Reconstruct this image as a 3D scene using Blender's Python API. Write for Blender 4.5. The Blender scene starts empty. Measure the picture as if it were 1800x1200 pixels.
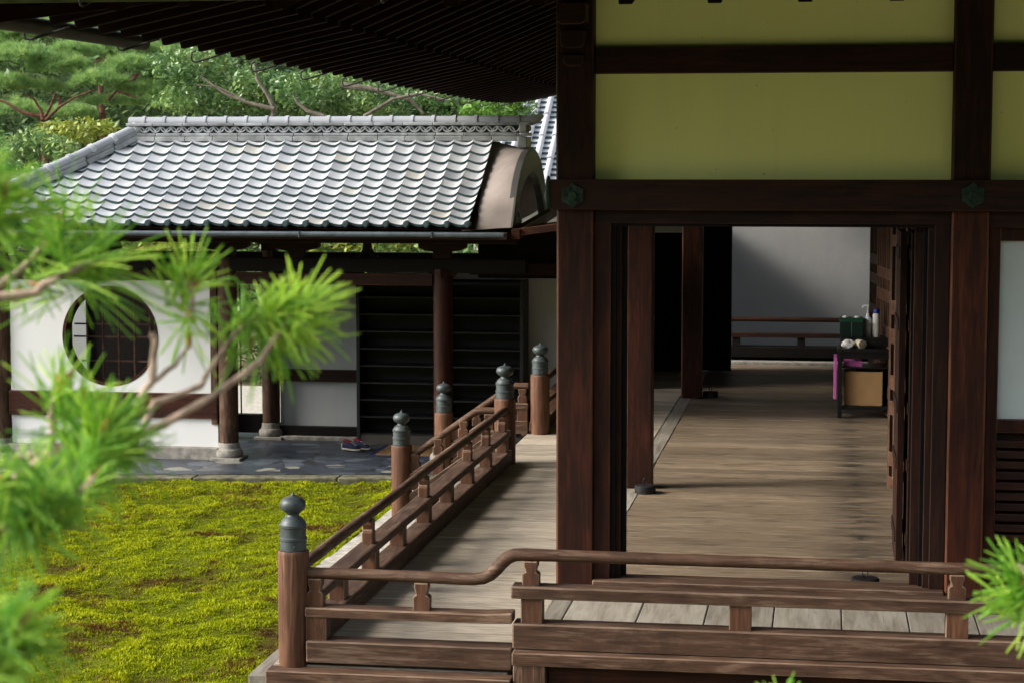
import bpy, bmesh, math, random
import numpy as np
from mathutils import Vector, Matrix
random.seed(7); RNG = np.random.default_rng(11)
scene = bpy.context.scene
COL = scene.collection
R = math.radians
PI = math.pi

# ------------------------------------------------------------------ camera
H = 2.55                                   # eye height above the veranda boards
YAW, PITCH = R(8.8957), R(5.1103)
cam_d = bpy.data.cameras.new('camera'); cam = bpy.data.objects.new('camera', cam_d); COL.objects.link(cam)
cam.location = (0, 0, H); cam.rotation_euler = (PI/2 - PITCH, 0, YAW)
cam_d.sensor_width = 36; cam_d.sensor_fit = 'HORIZONTAL'; cam_d.lens = 70
cam_d.clip_start = .05; cam_d.clip_end = 2000
cam_d.dof.use_dof = True; cam_d.dof.focus_distance = 13.0; cam_d.dof.aperture_fstop = 8.0
cam_d.dof.aperture_blades = 9
scene.camera = cam
# ------------------------------------------------------------------ world and sun
SUN_TO = Vector((-1, -.30, .618)).normalized()
world = bpy.data.worlds.new('World'); scene.world = world; world.use_nodes = True
wn = world.node_tree; bg = wn.nodes['Background']
sky = wn.nodes.new('ShaderNodeTexSky'); sky.sky_type = 'NISHITA'; sky.sun_disc = False
sky.sun_elevation = math.asin(SUN_TO.z); sky.sun_rotation = math.atan2(SUN_TO.x, SUN_TO.y)
sky.dust_density = 4.0; sky.air_density = 1.0; sky.ozone_density = 1.0
hs = wn.nodes.new('ShaderNodeHueSaturation'); hs.inputs['Saturation'].default_value = .40
wn.links.new(sky.outputs[0], hs.inputs['Color']); wn.links.new(hs.outputs[0], bg.inputs[0])
bg.inputs[1].default_value = .15
sun_d = bpy.data.lights.new('sun', 'SUN'); sun_d.energy = 2.1; sun_d.angle = R(17); sun_d.color = (1, .92, .80)
sun = bpy.data.objects.new('sun', sun_d); COL.objects.link(sun)
sun.rotation_euler = (-SUN_TO).to_track_quat('-Z', 'Y').to_euler()
scene.view_settings.view_transform = 'Standard'; scene.view_settings.look = 'None'
scene.view_settings.exposure = 1.2; scene.view_settings.gamma = 1
scene.cycles.max_bounces = 6; scene.cycles.diffuse_bounces = 4; scene.cycles.glossy_bounces = 3
scene.cycles.transmission_bounces = 3; scene.cycles.transparent_max_bounces = 4
scene.cycles.use_denoising = True

# ------------------------------------------------------------------ pixel helper (photograph 1800x1200 -> a place in the garden)
_f = 3500.
FW = Vector((-math.sin(YAW)*math.cos(PITCH), math.cos(YAW)*math.cos(PITCH), -math.sin(PITCH)))
RT = Vector((math.cos(YAW), math.sin(YAW), 0)); UP = RT.cross(FW)
def at(px, py, dist):
    r = FW*_f + RT*(px-900) + UP*(600-py)
    return Vector((0, 0, H)) + r.normalized()*dist
def on_y(px, py, Y):
    r = FW*_f + RT*(px-900) + UP*(600-py)
    return Vector((0, 0, H)) + r*(Y/r.y)

# ------------------------------------------------------------------ materials
def new_mat(name):
    m = bpy.data.materials.new(name); m.use_nodes = True
    nt = m.node_tree; b = nt.nodes['Principled BSDF']
    return m, nt, b
def N(nt, t, **kw):
    n = nt.nodes.new(t)
    for k, v in kw.items(): setattr(n, k, v)
    return n
def ramp(nt, fac, stops):
    r = N(nt, 'ShaderNodeValToRGB'); e = r.color_ramp.elements
    while len(e) < len(stops): e.new(.5)
    for el, (p, c) in zip(e, stops):
        el.position = p; el.color = (*c, 1) if len(c) == 3 else c
    nt.links.new(fac, r.inputs[0]); return r.outputs[0]
def noise(nt, scale=(1, 1, 1), s=5., detail=4., rough=.55, dist=0., vec=None, off=(0, 0, 0)):
    if vec is None:
        tc = N(nt, 'ShaderNodeTexCoord'); vec = tc.outputs['Object']
    mp = N(nt, 'ShaderNodeMapping'); mp.inputs['Scale'].default_value = scale; mp.inputs['Location'].default_value = off
    nt.links.new(vec, mp.inputs[0])
    n = N(nt, 'ShaderNodeTexNoise'); n.inputs['Scale'].default_value = s; n.inputs['Detail'].default_value = detail
    n.inputs['Roughness'].default_value = rough; n.inputs['Distortion'].default_value = dist
    nt.links.new(mp.outputs[0], n.inputs['Vector']); return n.outputs['Fac']
def mixc(nt, fac, a, b, mode='MIX'):
    m = N(nt, 'ShaderNodeMix', data_type='RGBA', blend_type=mode)
    if isinstance(fac, (int, float)): m.inputs[0].default_value = fac
    else: nt.links.new(fac, m.inputs[0])
    for i, v in ((6, a), (7, b)):
        if isinstance(v, tuple): m.inputs[i].default_value = (*v, 1)
        else: nt.links.new(v, m.inputs[i])
    return m.outputs[2]
def mth(nt, op, a, b=None, clamp=False):
    m = N(nt, 'ShaderNodeMath', operation=op, use_clamp=clamp)
    for i, v in enumerate((a, b)):
        if v is None: continue
        if isinstance(v, (int, float)): m.inputs[i].default_value = v
        else: nt.links.new(v, m.inputs[i])
    return m.outputs[0]
def attr(nt, name='tone'):
    a = N(nt, 'ShaderNodeAttribute', attribute_name=name); return a.outputs['Fac']
def bump(nt, b, h, strength=.3, dist=.01):
    n = N(nt, 'ShaderNodeBump'); n.inputs['Strength'].default_value = strength; n.inputs['Distance'].default_value = dist
    nt.links.new(h, n.inputs['Height']); nt.links.new(n.outputs[0], b.inputs['Normal'])
def spec(b, v): b.inputs['Specular IOR Level'].default_value = v

def wood(name, axis, dark, mid, light, rough=.6, tone_amt=.35, fine=60., bumpy=.25, stain=None, sp=.35, blot=.5, crack=.6):
    """weathered timber with grain along one axis; each board shifts a little through its own tone"""
    m, nt, b = new_mat(name)
    tc = N(nt, 'ShaderNodeTexCoord'); t = attr(nt)
    sh = N(nt, 'ShaderNodeVectorMath', operation='ADD'); cb = N(nt, 'ShaderNodeCombineXYZ')
    off = mth(nt, 'MULTIPLY', t, 37.0)
    for i in range(3): nt.links.new(off, cb.inputs[i])
    nt.links.new(tc.outputs['Object'], sh.inputs[0]); nt.links.new(cb.outputs[0], sh.inputs[1])
    v = sh.outputs[0]
    sc = [1., 1., 1.]; sc[axis] = .075
    sc2 = [1., 1., 1.]; sc2[axis] = .18
    g1 = noise(nt, tuple(sc), fine, 5, .65, .6, v)
    g2 = noise(nt, tuple(sc2), fine*.22, 3, .6, 1.2, v)
    g3 = noise(nt, (1, 1, 1), 1.7, 3, .6, 0, v)
    g = mth(nt, 'ADD', mth(nt, 'MULTIPLY', g1, .55), mth(nt, 'MULTIPLY', g2, .45))
    c = ramp(nt, g, [(.35, dark), (.5, mid), (.66, light)])
    c = mixc(nt, mth(nt, 'MULTIPLY', ramp(nt, g3, [(.35, (0, 0, 0)), (.7, (1, 1, 1))]), blot), c, mid)
    k = mth(nt, 'ADD', mth(nt, 'MULTIPLY', t, tone_amt*2), 1-tone_amt)
    kk = N(nt, 'ShaderNodeCombineXYZ')
    for i in range(3): nt.links.new(k, kk.inputs[i])
    c = mixc(nt, 1.0, c, kk.outputs[0], 'MULTIPLY')
    if crack:
        sc3 = [1., 1., 1.]; sc3[axis] = .06
        g4 = noise(nt, tuple(sc3), 15, 3, .5, 1.0, v, (3, 5, 7)); g5 = noise(nt, (1, 1, 1), 2.6, 3, .6, 0, v, (9, 2, 4))
        line = ramp(nt, mth(nt, 'ABSOLUTE', mth(nt, 'SUBTRACT', g4, .5)), [(.004, (1, 1, 1)), (.022, (0, 0, 0))])
        c = mixc(nt, mth(nt, 'MULTIPLY', mth(nt, 'MULTIPLY', line, ramp(nt, g5, [(.42, (0, 0, 0)), (.58, (1, 1, 1))])), crack), c, dark)
    if stain:
        s1 = noise(nt, stain['scale'], stain.get('s', 3), 6, .7, .4)
        c = mixc(nt, mth(nt, 'MULTIPLY', ramp(nt, s1, [(stain.get('lo', .55), (0, 0, 0)), (stain.get('hi', .72), (1, 1, 1))]), stain.get('amt', .8)), c, stain['col'])
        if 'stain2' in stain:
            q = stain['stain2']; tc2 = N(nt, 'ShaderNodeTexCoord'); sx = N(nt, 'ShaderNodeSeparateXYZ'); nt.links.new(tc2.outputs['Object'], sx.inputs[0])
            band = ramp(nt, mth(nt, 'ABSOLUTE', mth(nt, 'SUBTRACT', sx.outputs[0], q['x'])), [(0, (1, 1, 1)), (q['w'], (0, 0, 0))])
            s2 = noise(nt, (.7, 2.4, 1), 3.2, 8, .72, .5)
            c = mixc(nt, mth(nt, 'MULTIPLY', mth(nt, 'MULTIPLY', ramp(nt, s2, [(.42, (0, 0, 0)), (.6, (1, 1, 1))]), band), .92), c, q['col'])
    nt.links.new(c, b.inputs['Base Color']); b.inputs['Roughness'].default_value = rough; spec(b, sp)
    bump(nt, b, g, bumpy, .006); return m
def woods(name, *a, **k): return [wood(name+'_'+'xyz'[i], i, *a, **k) for i in range(3)]

DARK = woods('dark_cedar', (.005, .0018, .001), (.017, .0055, .0028), (.042, .013, .006), .6, .30, 45, .2, sp=.2)
RED = woods('red_brown_cedar', (.008, .0024, .0012), (.028, .0070, .0030), (.068, .018, .0068), .55, .28, 45, .2, sp=.2, stain=dict(scale=(1, 1, .5), s=3.2, lo=.48, hi=.72, amt=.65, col=(.007, .003, .002)))
BLACK = woods('soot_black_timber', (.002, .0015, .0013), (.0045, .003, .0025), (.010, .007, .005), .6, .3, 45, .2, sp=.15)
RAFT = woods('rafter_cedar', (.004, .0013, .0008), (.009, .0028, .0016), (.018, .0055, .003), .8, .35, 40, .2, sp=.08)
RAIL = woods('weathered_railing', (.021, .0095, .0055), (.074, .038, .022), (.185, .125, .086), .68, .22, 55, .35, sp=.25, stain=dict(scale=(1, 1, 1), s=4.5, lo=.50, hi=.70, amt=.6, col=(.020, .010, .006)))
RAILT = woods('railing_block', (.028, .011, .0055), (.074, .031, .015), (.14, .066, .035), .62, .2, 50, .3, sp=.3)
POSTW = wood('railing_post', 2, (.030, .012, .006), (.10, .043, .022), (.19, .098, .056), .65, .12, 40, .5, sp=.3)
DECKX = wood('silvered_boards_across', 0, (.17, .142, .108), (.34, .293, .230), (.49, .435, .36), .62, .22, 58, .4, sp=.3, crack=.8,
             stain=dict(scale=(.35, 3.2, 1), s=2.2, lo=.60, hi=.75, amt=.7, col=(.03, .026, .022)))
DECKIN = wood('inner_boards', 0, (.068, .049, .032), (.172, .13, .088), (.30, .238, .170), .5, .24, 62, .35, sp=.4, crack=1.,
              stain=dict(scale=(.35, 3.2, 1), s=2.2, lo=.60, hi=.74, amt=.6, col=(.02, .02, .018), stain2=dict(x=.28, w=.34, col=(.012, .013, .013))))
DECKY = wood('silvered_boards_forward', 1, (.12, .10, .078), (.22, .20, .165), (.31, .285, .245), .62, .16, 26, .4, sp=.3, blot=.3)

def plain(name, col, rough=.6, var=.12, s=6., metal=0., sp=.4, b_amt=.1, var_scale=(1, 1, 1), tone=0.):
    m, nt, b = new_mat(name)
    n = noise(nt, var_scale, s, 5, .6)
    lo = tuple(max(0, c*(1-var*2)) for c in col); hi = tuple(min(1, c*(1+var*2)) for c in col)
    c = ramp(nt, n, [(.3, lo), (.7, hi)])
    if tone:
        k = mth(nt, 'ADD', mth(nt, 'MULTIPLY', attr(nt), tone*2), 1-tone); kk = N(nt, 'ShaderNodeCombineXYZ')
        for i in range(3): nt.links.new(k, kk.inputs[i])
        c = mixc(nt, 1., c, kk.outputs[0], 'MULTIPLY')
    nt.links.new(c, b.inputs['Base Color']); b.inputs['Roughness'].default_value = rough
    b.inputs['Metallic'].default_value = metal; spec(b, sp)
    if b_amt: bump(nt, b, noise(nt, var_scale, s*9, 4, .6), b_amt, .004)
    return m
def plaster(name, col, dirt, amt):
    m, nt, b = new_mat(name)
    n1 = noise(nt, (1, 1, .35), 1.3, 5, .65); n2 = noise(nt, (9, 9, .5), 1.6, 4, .6); n3 = noise(nt, (1, 1, 1), 22, 2, .5)
    c = mixc(nt, mth(nt, 'MULTIPLY', ramp(nt, n1, [(.38, (0, 0, 0)), (.72, (1, 1, 1))]), amt), col, dirt)
    c = mixc(nt, mth(nt, 'MULTIPLY', ramp(nt, n2, [(.52, (0, 0, 0)), (.75, (1, 1, 1))]), amt*.7), c, dirt)
    c = mixc(nt, mth(nt, 'MULTIPLY', ramp(nt, n3, [(.73, (0, 0, 0)), (.77, (1, 1, 1))]), amt*1.6), c, tuple(x*.4 for x in dirt))
    nt.links.new(c, b.inputs['Base Color']); b.inputs['Roughness'].default_value = .92; spec(b, .08)
    bump(nt, b, noise(nt, (1, 1, 1), 70, 4, .6), .12, .003); return m
YELLOW = plaster('ochre_plaster', (.82, .90, .36), (.70, .76, .37), .3)
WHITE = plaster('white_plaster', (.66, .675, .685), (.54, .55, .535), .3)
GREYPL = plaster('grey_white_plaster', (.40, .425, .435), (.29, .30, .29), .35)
PAPER = plain('shoji_paper', (.52, .60, .60), .9, .03, 3., sp=.1, b_amt=.03)
BRONZE = plain('patinated_bronze', (.042, .055, .058), .5, .22, 14, metal=.15, sp=.5, b_amt=.06)
GREENM = plain('verdigris', (.013, .034, .022), .6, .35, 30, metal=.3, sp=.3, b_amt=.2)
COPPER = plain('weathered_copper_sheet', (.20, .172, .157), .55, .10, 3., metal=.0, sp=.35, b_amt=.05)
ROOFGREY = plain('grey_tile_plain', (.20, .215, .22), .45, .2, 9, sp=.5, b_amt=.12, tone=.25)
STONE = plain('pale_stone', (.36, .34, .30), .85, .18, 14, sp=.2, b_amt=.35)
STONED = plain('grey_base_stone', (.22, .21, .19), .85, .2, 12, sp=.2, b_amt=.3)
IRON = plain('black_iron', (.018, .018, .019), .55, .3, 20, metal=.4, sp=.4, b_amt=.15)
GUTTERM = plain('gutter_zinc', (.085, .105, .12), .4, .15, 8, metal=.5, sp=.5, b_amt=.05)
GUTTERG = plain('gutter_green_copper', (.045, .06, .028), .6, .3, 10, metal=.2, sp=.3, b_amt=.1)
BLACKLAC = plain('black_lacquer', (.008, .008, .009), .3, .2, 6, sp=.5, b_amt=0)
SHELFM = plain('shelf_black', (.005, .005, .005), .5, .2, 5, sp=.4, b_amt=.05)
SHELFE = plain('shelf_edge', (.020, .020, .021), .5, .2, 5, sp=.4, b_amt=.05)
CARD = plain('cardboard', (.36, .22, .105), .85, .06, 5, sp=.1, b_amt=.05)
PINK = plain('pink_paper', (.55, .13, .42), .6, .08, 9, sp=.3, b_amt=0)
GREENB = plain('dark_green_box', (.004, .018, .013), .5, .1, 9, sp=.3, b_amt=0)
TISSUE = plain('white_tissue', (.72, .72, .70), .9, .05, 9, sp=.1, b_amt=.1)
CLEARP = plain('frosted_plastic', (.72, .78, .86), .25, .04, 9, sp=.5, b_amt=0)
BLUEP = plain('blue_plastic', (.02, .035, .30), .35, .1, 9, sp=.5, b_amt=0)
CREAM = plain('cream_cloth', (.55, .50, .40), .9, .1, 30, sp=.1, b_amt=.1)
COIR = plain('brown_mat', (.21, .125, .06), .95, .2, 60, sp=.05, b_amt=.4)
NAVY = plain('navy_fabric', (.018, .024, .055), .8, .2, 30, sp=.2, b_amt=.1)
REDF = plain('red_lining', (.16, .010, .02), .8, .15, 30, sp=.2, b_amt=.1)
SOLE = plain('pale_sole', (.45, .42, .34), .7, .1, 20, sp=.2, b_amt=.05)
ORANGE = plain('orange_mark', (.42, .10, .03), .7, .1, 20, sp=.2, b_amt=0)
BARKP = plain('pine_bark', (.10, .050, .034), .9, .35, 22, sp=.1, b_amt=.6)
TWIG = plain('pine_twig', (.40, .30, .23), .85, .30, 40, sp=.15, b_amt=.5)
BARKG = plain('grey_bark', (.13, .115, .09), .9, .25, 14, sp=.1, b_amt=.5)
BUD = plain('pine_bud', (.35, .17, .06), .8, .2, 40, sp=.1, b_amt=.2)

def leafmat(name, a, b_, c_, trans=.35, rough=.45, sp=.35):
    m, nt, b = new_mat(name)
    t = attr(nt); c = ramp(nt, t, [(0, a), (.5, b_), (1, c_)])
    nt.links.new(c, b.inputs['Base Color']); b.inputs['Roughness'].default_value = rough; spec(b, sp)
    tr = N(nt, 'ShaderNodeBsdfTranslucent'); nt.links.new(c, tr.inputs['Color'])
    mx = N(nt, 'ShaderNodeMixShader'); mx.inputs[0].default_value = trans
    nt.links.new(b.outputs[0], mx.inputs[1]); nt.links.new(tr.outputs[0], mx.inputs[2])
    nt.links.new(mx.outputs[0], nt.nodes['Material Output'].inputs['Surface']); return m
NEEDLE = leafmat('fresh_pine_needles', (.13, .38, .05), (.32, .60, .07), (.64, .85, .14), .5, .4)
NEEDLEFAR = leafmat('garden_pine_needles', (.12, .23, .085), (.23, .39, .115), (.38, .52, .14), .4, .55)
LEAF = leafmat('glossy_oak_leaves', (.06, .14, .05), (.15, .27, .08), (.31, .40, .11), .25, .35, .5)
LEAFY = leafmat('yellow_green_shrub', (.12, .20, .035), (.25, .31, .045), (.36, .34, .045), .3, .5)
LEAFD = leafmat('deep_wood_leaves', (.04, .085, .035), (.085, .16, .055), (.16, .24, .08), .25, .5)

def moss_mat():
    m, nt, b = new_mat('moss_blades')
    n1 = noise(nt, (1, 1, .3), 1.1, 6, .66, .3); n2 = noise(nt, (1, 1, .3), 9, 5, .7)
    t = attr(nt)
    g = ramp(nt, t, [(0, (.12, .155, .004)), (.5, (.26, .315, .005)), (1, (.40, .43, .010))])
    br = ramp(nt, t, [(0, (.055, .024, .010)), (1, (.19, .105, .022))])
    s = mth(nt, 'ADD', mth(nt, 'MULTIPLY', n1, .68), mth(nt, 'MULTIPLY', n2, .36))
    c = mixc(nt, ramp(nt, s, [(.545, (0, 0, 0)), (.63, (1, 1, 1))]), g, br)
    nt.links.new(c, b.inputs['Base Color']); b.inputs['Roughness'].default_value = .8; spec(b, .15)
    tr = N(nt, 'ShaderNodeBsdfTranslucent'); nt.links.new(c, tr.inputs['Color'])
    mx = N(nt, 'ShaderNodeMixShader'); mx.inputs[0].default_value = .25
    nt.links.new(b.outputs[0], mx.inputs[1]); nt.links.new(tr.outputs[0], mx.inputs[2])
    nt.links.new(mx.outputs[0], nt.nodes['Material Output'].inputs['Surface']); return m
MOSS = moss_mat()
def mossbed():
    m, nt, b = new_mat('moss_bed')
    n1 = noise(nt, (1, 1, .3), 1.1, 6, .66, .3); n2 = noise(nt, (1, 1, .3), 9, 5, .7)
    s = mth(nt, 'ADD', mth(nt, 'MULTIPLY', n1, .68), mth(nt, 'MULTIPLY', n2, .36))
    c = ramp(nt, s, [(.47, (.10, .12, .005)), (.58, (.07, .055, .007)), (.67, (.05, .026, .010))])
    nt.links.new(c, b.inputs['Base Color']); b.inputs['Roughness'].default_value = .95; spec(b, .1)
    bump(nt, b, noise(nt, (1, 1, 1), 60, 4, .7), .7, .02); return m
MOSSBED = mossbed()
def paving_mat():
    m, nt, b = new_mat('slate_paving')
    tc = N(nt, 'ShaderNodeTexCoord'); mp = N(nt, 'ShaderNodeMapping'); mp.inputs['Rotation'].default_value = (0, 0, R(40))
    nt.links.new(tc.outputs['Object'], mp.inputs[0])
    v = N(nt, 'ShaderNodeTexVoronoi', feature='F1'); v.inputs['Scale'].default_value = 4.6; v.inputs['Randomness'].default_value = .7
    e = N(nt, 'ShaderNodeTexVoronoi', feature='DISTANCE_TO_EDGE'); e.inputs['Scale'].default_value = 4.6; e.inputs['Randomness'].default_value = .7
    nt.links.new(mp.outputs[0], v.inputs['Vector']); nt.links.new(mp.outputs[0], e.inputs['Vector'])
    sc = N(nt, 'ShaderNodeSeparateColor'); nt.links.new(v.outputs['Color'], sc.inputs[0])
    base = ramp(nt, sc.outputs[0], [(0, (.014, .02, .032)), (.55, (.042, .056, .08)), (1, (.10, .12, .15))])
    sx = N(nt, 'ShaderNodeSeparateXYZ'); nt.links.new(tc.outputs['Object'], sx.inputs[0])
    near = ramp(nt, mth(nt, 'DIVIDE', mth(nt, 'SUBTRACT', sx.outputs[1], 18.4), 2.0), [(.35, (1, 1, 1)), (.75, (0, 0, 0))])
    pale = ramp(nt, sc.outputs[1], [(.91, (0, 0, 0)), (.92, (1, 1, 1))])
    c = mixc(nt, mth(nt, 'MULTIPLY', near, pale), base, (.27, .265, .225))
    c = mixc(nt, mth(nt, 'MULTIPLY', noise(nt, (1, 1, 1), 5, 5, .7), .5), c, (.05, .055, .065))
    c = mixc(nt, ramp(nt, e.outputs['Distance'], [(.018, (1, 1, 1)), (.05, (0, 0, 0))]), c, (.018, .02, .022))
    nt.links.new(c, b.inputs['Base Color']); b.inputs['Roughness'].default_value = .42; spec(b, .5)
    bump(nt, b, noise(nt, (1, 1, 1), 14, 5, .6), .25, .008); return m
PAVING = paving_mat()
GRAVEL = plain('white_gravel', (.40, .385, .345), .95, .22, 45, sp=.1, b_amt=.6)
EARTH = plain('bare_earth', (.16, .14, .09), .95, .25, 4, sp=.05, b_amt=.4)
def tile_mat():
    m, nt, b = new_mat('silver_roof_tile')
    t = attr(nt); n = noise(nt, (1, 1, 1), 9, 5, .65); n2 = noise(nt, (1, 1, 1), 2.2, 4, .6)
    c = ramp(nt, t, [(0, (.25, .27, .30)), (.3, (.39, .41, .44)), (.85, (.50, .52, .55)), (.97, (.46, .465, .45)), (1, (.43, .42, .39))])
    c = mixc(nt, mth(nt, 'MULTIPLY', ramp(nt, n, [(.45, (0, 0, 0)), (.75, (1, 1, 1))]), .35), c, (.22, .225, .23))
    c = mixc(nt, mth(nt, 'MULTIPLY', ramp(nt, n2, [(.5, (0, 0, 0)), (.8, (1, 1, 1))]), .3), c, (.30, .29, .25))
    nt.links.new(c, b.inputs['Base Color']); b.inputs['Roughness'].default_value = .42; spec(b, .6)
    bump(nt, b, n, .08, .004); return m
TILE = tile_mat()
TILEEDGE = plain('tile_butt_edge', (.028, .052, .058), .6, .2, 12, sp=.3, b_amt=.1)

RAILW = woods('rubbed_railing_edge', (.06, .036, .022), (.15, .10, .068), (.27, .20, .15), .6, .2, 55, .3, sp=.25)
REDW = woods('rubbed_cedar_edge', (.03, .010, .005), (.085, .028, .012), (.15, .055, .022), .5, .2, 45, .2, sp=.3)
DARKW = woods('rubbed_dark_edge', (.012, .004, .002), (.035, .012, .006), (.07, .025, .011), .55, .2, 45, .2, sp=.25)
WORN = {}
for fam, w_ in ((RAIL, RAILW), (RAILT, RAILW), (RED, REDW), (DARK, DARKW)):
    for a_, b_ in zip(fam, w_): WORN[a_.name] = b_

# ------------------------------------------------------------------ mesh builder
class MB:
    def __init__(s): s.v = []; s.f = []; s.t = []; s.sm = []; s.mi = []
    def add(s, vs, fs, tone=None, smooth=False, mi=0):
        b = len(s.v); s.v += [tuple(x) for x in vs]
        tn = random.random() if tone is None else tone
        for f in fs:
            s.f.append(tuple(b+i for i in f)); s.t.append(tn); s.sm.append(smooth); s.mi.append(mi)
        return s
    def box(s, x0, x1, y0, y1, z0, z1, tone=None, mi=0):
        return s.add([(x0, y0, z0), (x1, y0, z0), (x1, y1, z0), (x0, y1, z0), (x0, y0, z1), (x1, y0, z1), (x1, y1, z1), (x0, y1, z1)],
                     [(0, 3, 2, 1), (4, 5, 6, 7), (0, 1, 5, 4), (1, 2, 6, 5), (2, 3, 7, 6), (3, 0, 4, 7)], tone, False, mi)
    def beam(s, a, b, w, h, tone=None, mi=0):
        """straight timber from a to b (centres), width w sideways, height h upward"""
        a = Vector(a); b = Vector(b); d = (b-a).normalized(); side = d.cross(Vector((0, 0, 1)))
        if side.length < 1e-4: side = Vector((1, 0, 0))
        side.normalize(); u = side.cross(d).normalized(); vs = []
        for p in (a, b):
            for sx, sz in ((-1, -1), (1, -1), (1, 1), (-1, 1)): vs.append(p + side*(sx*w/2) + u*(sz*h/2))
        return s.add(vs, [(0, 1, 2, 3), (7, 6, 5, 4), (0, 4, 5, 1), (1, 5, 6, 2), (2, 6, 7, 3), (3, 7, 4, 0)], tone, False, mi)
    def prism(s, poly, plane, d0, d1, tone=None, mi=0, smooth=False):
        n = len(poly); P = {'XZ': lambda u, w, d: (u, d, w), 'YZ': lambda u, w, d: (d, u, w), 'XY': lambda u, w, d: (u, w, d)}[plane]
        vs = [P(u, w, d0) for u, w in poly] + [P(u, w, d1) for u, w in poly]
        fs = [tuple(range(n)), tuple(range(2*n-1, n-1, -1))]
        s.add(vs, fs, tone, False, mi); b = len(s.v)-2*n; tn = s.t[-1]
        for i in range(n):
            j = (i+1) % n; s.f.append((b+i, b+n+i, b+n+j, b+j)); s.t.append(tn); s.sm.append(smooth); s.mi.append(mi)
        return s
    def lathe(s, c, prof, seg=28, tone=None, mi=0, cap=True):
        """profile (radius, z) turned about the vertical through c"""
        cx, cy, cz = c; vs = []; fs = []; m = len(prof)
        for r, z in prof:
            for k in range(seg):
                a = 2*PI*k/seg; vs.append((cx+r*math.cos(a), cy+r*math.sin(a), cz+z))
        for i in range(m-1):
            for k in range(seg):
                q = (k+1) % seg; fs.append((i*seg+k, i*seg+q, (i+1)*seg+q, (i+1)*seg+k))
        s.add(vs, fs, tone, True, mi); b = len(s.v)-len(vs); tn = s.t[-1]
        if cap:
            for ring, rev in ((0, True), (m-1, False)):
                if prof[ring][0] > 1e-4:
                    f = [b+ring*seg+k for k in range(seg)]
                    s.f.append(tuple(f[::-1] if rev else f)); s.t.append(tn); s.sm.append(False); s.mi.append(mi)
        return s
    def tube(s, pts, rad, seg=12, tone=None, mi=0, cap=True):
        pts = [Vector(p) for p in pts]; n = len(pts); rad = [rad]*n if isinstance(rad, (int, float)) else rad
        vs = []; fs = []; ref = None
        for i, p in enumerate(pts):
            d = (pts[min(i+1, n-1)]-pts[max(i-1, 0)]).normalized()
            if ref is None:
                ref = d.cross(Vector((0, 0, 1)))
                if ref.length < 1e-3: ref = d.cross(Vector((1, 0, 0)))
            ref = (ref - d*ref.dot(d)).normalized(); bi = d.cross(ref)
            for k in range(seg):
                a = 2*PI*k/seg; vs.append(p + (ref*math.cos(a)+bi*math.sin(a))*rad[i])
        for i in range(n-1):
            for k in range(seg):
                q = (k+1) % seg; fs.append((i*seg+k, i*seg+q, (i+1)*seg+q, (i+1)*seg+k))
        s.add(vs, fs, tone, True, mi); b = len(s.v)-len(vs); tn = s.t[-1]
        if cap:
            s.f.append(tuple(b+k for k in range(seg))[::-1]); s.f.append(tuple(b+(n-1)*seg+k for k in range(seg)))
            s.t += [tn]*2; s.sm += [False]*2; s.mi += [mi]*2
        return s
    def build(s, name, mat, parent=None, bevel=0., local=False, fix=True):
        me = bpy.data.meshes.new(name); me.from_pydata(s.v, [], s.f)
        for m in (mat if isinstance(mat, (list, tuple)) else [mat]): me.materials.append(m)
        me.polygons.foreach_set('use_smooth', s.sm); me.polygons.foreach_set('material_index', s.mi)
        a = me.attributes.new('tone', 'FLOAT', 'FACE'); a.data.foreach_set('value', s.t)
        if fix:
            bm = bmesh.new(); bm.from_mesh(me); bmesh.ops.recalc_face_normals(bm, faces=bm.faces); bm.to_mesh(me); bm.free()
        me.update()
        if any(s.sm): me.set_sharp_from_angle(angle=R(32))
        o = bpy.data.objects.new(name, me); COL.objects.link(o)
        if bevel:
            md = o.modifiers.new('bevel', 'BEVEL'); md.width = bevel; md.segments = 2; md.limit_method = 'ANGLE'; md.angle_limit = R(40)
            if not isinstance(mat, (list, tuple)) and mat.name in WORN: me.materials.append(WORN[mat.name]); md.material = 1
        if parent is not None:
            o.parent = parent
            if not local and parent.parent is None and parent.type == 'EMPTY':
                o.matrix_parent_inverse = Matrix.Translation(-parent.location)
        return o
def tag(o, label=None, cat=None, group=None, kind=None):
    if label: o['label'] = label
    if cat: o['category'] = cat
    if group: o['group'] = group
    if kind: o['kind'] = kind
    return o
def thing(name, loc, label, cat, group=None):
    o = bpy.data.objects.new(name, None); COL.objects.link(o); o.location = loc; o.empty_display_size = .2
    return tag(o, label, cat, group)
def dup_part(o, parent, loc=None):
    c = o.copy(); COL.objects.link(c); c.parent = parent
    if loc is not None: c.location = loc
    return c
def BOX(name, mat, parent, x0, x1, y0, y1, z0, z1, bevel=.004, tone=None):
    return MB().box(x0, x1, y0, y1, z0, z1, tone).build(name, mat, parent, bevel)
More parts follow.
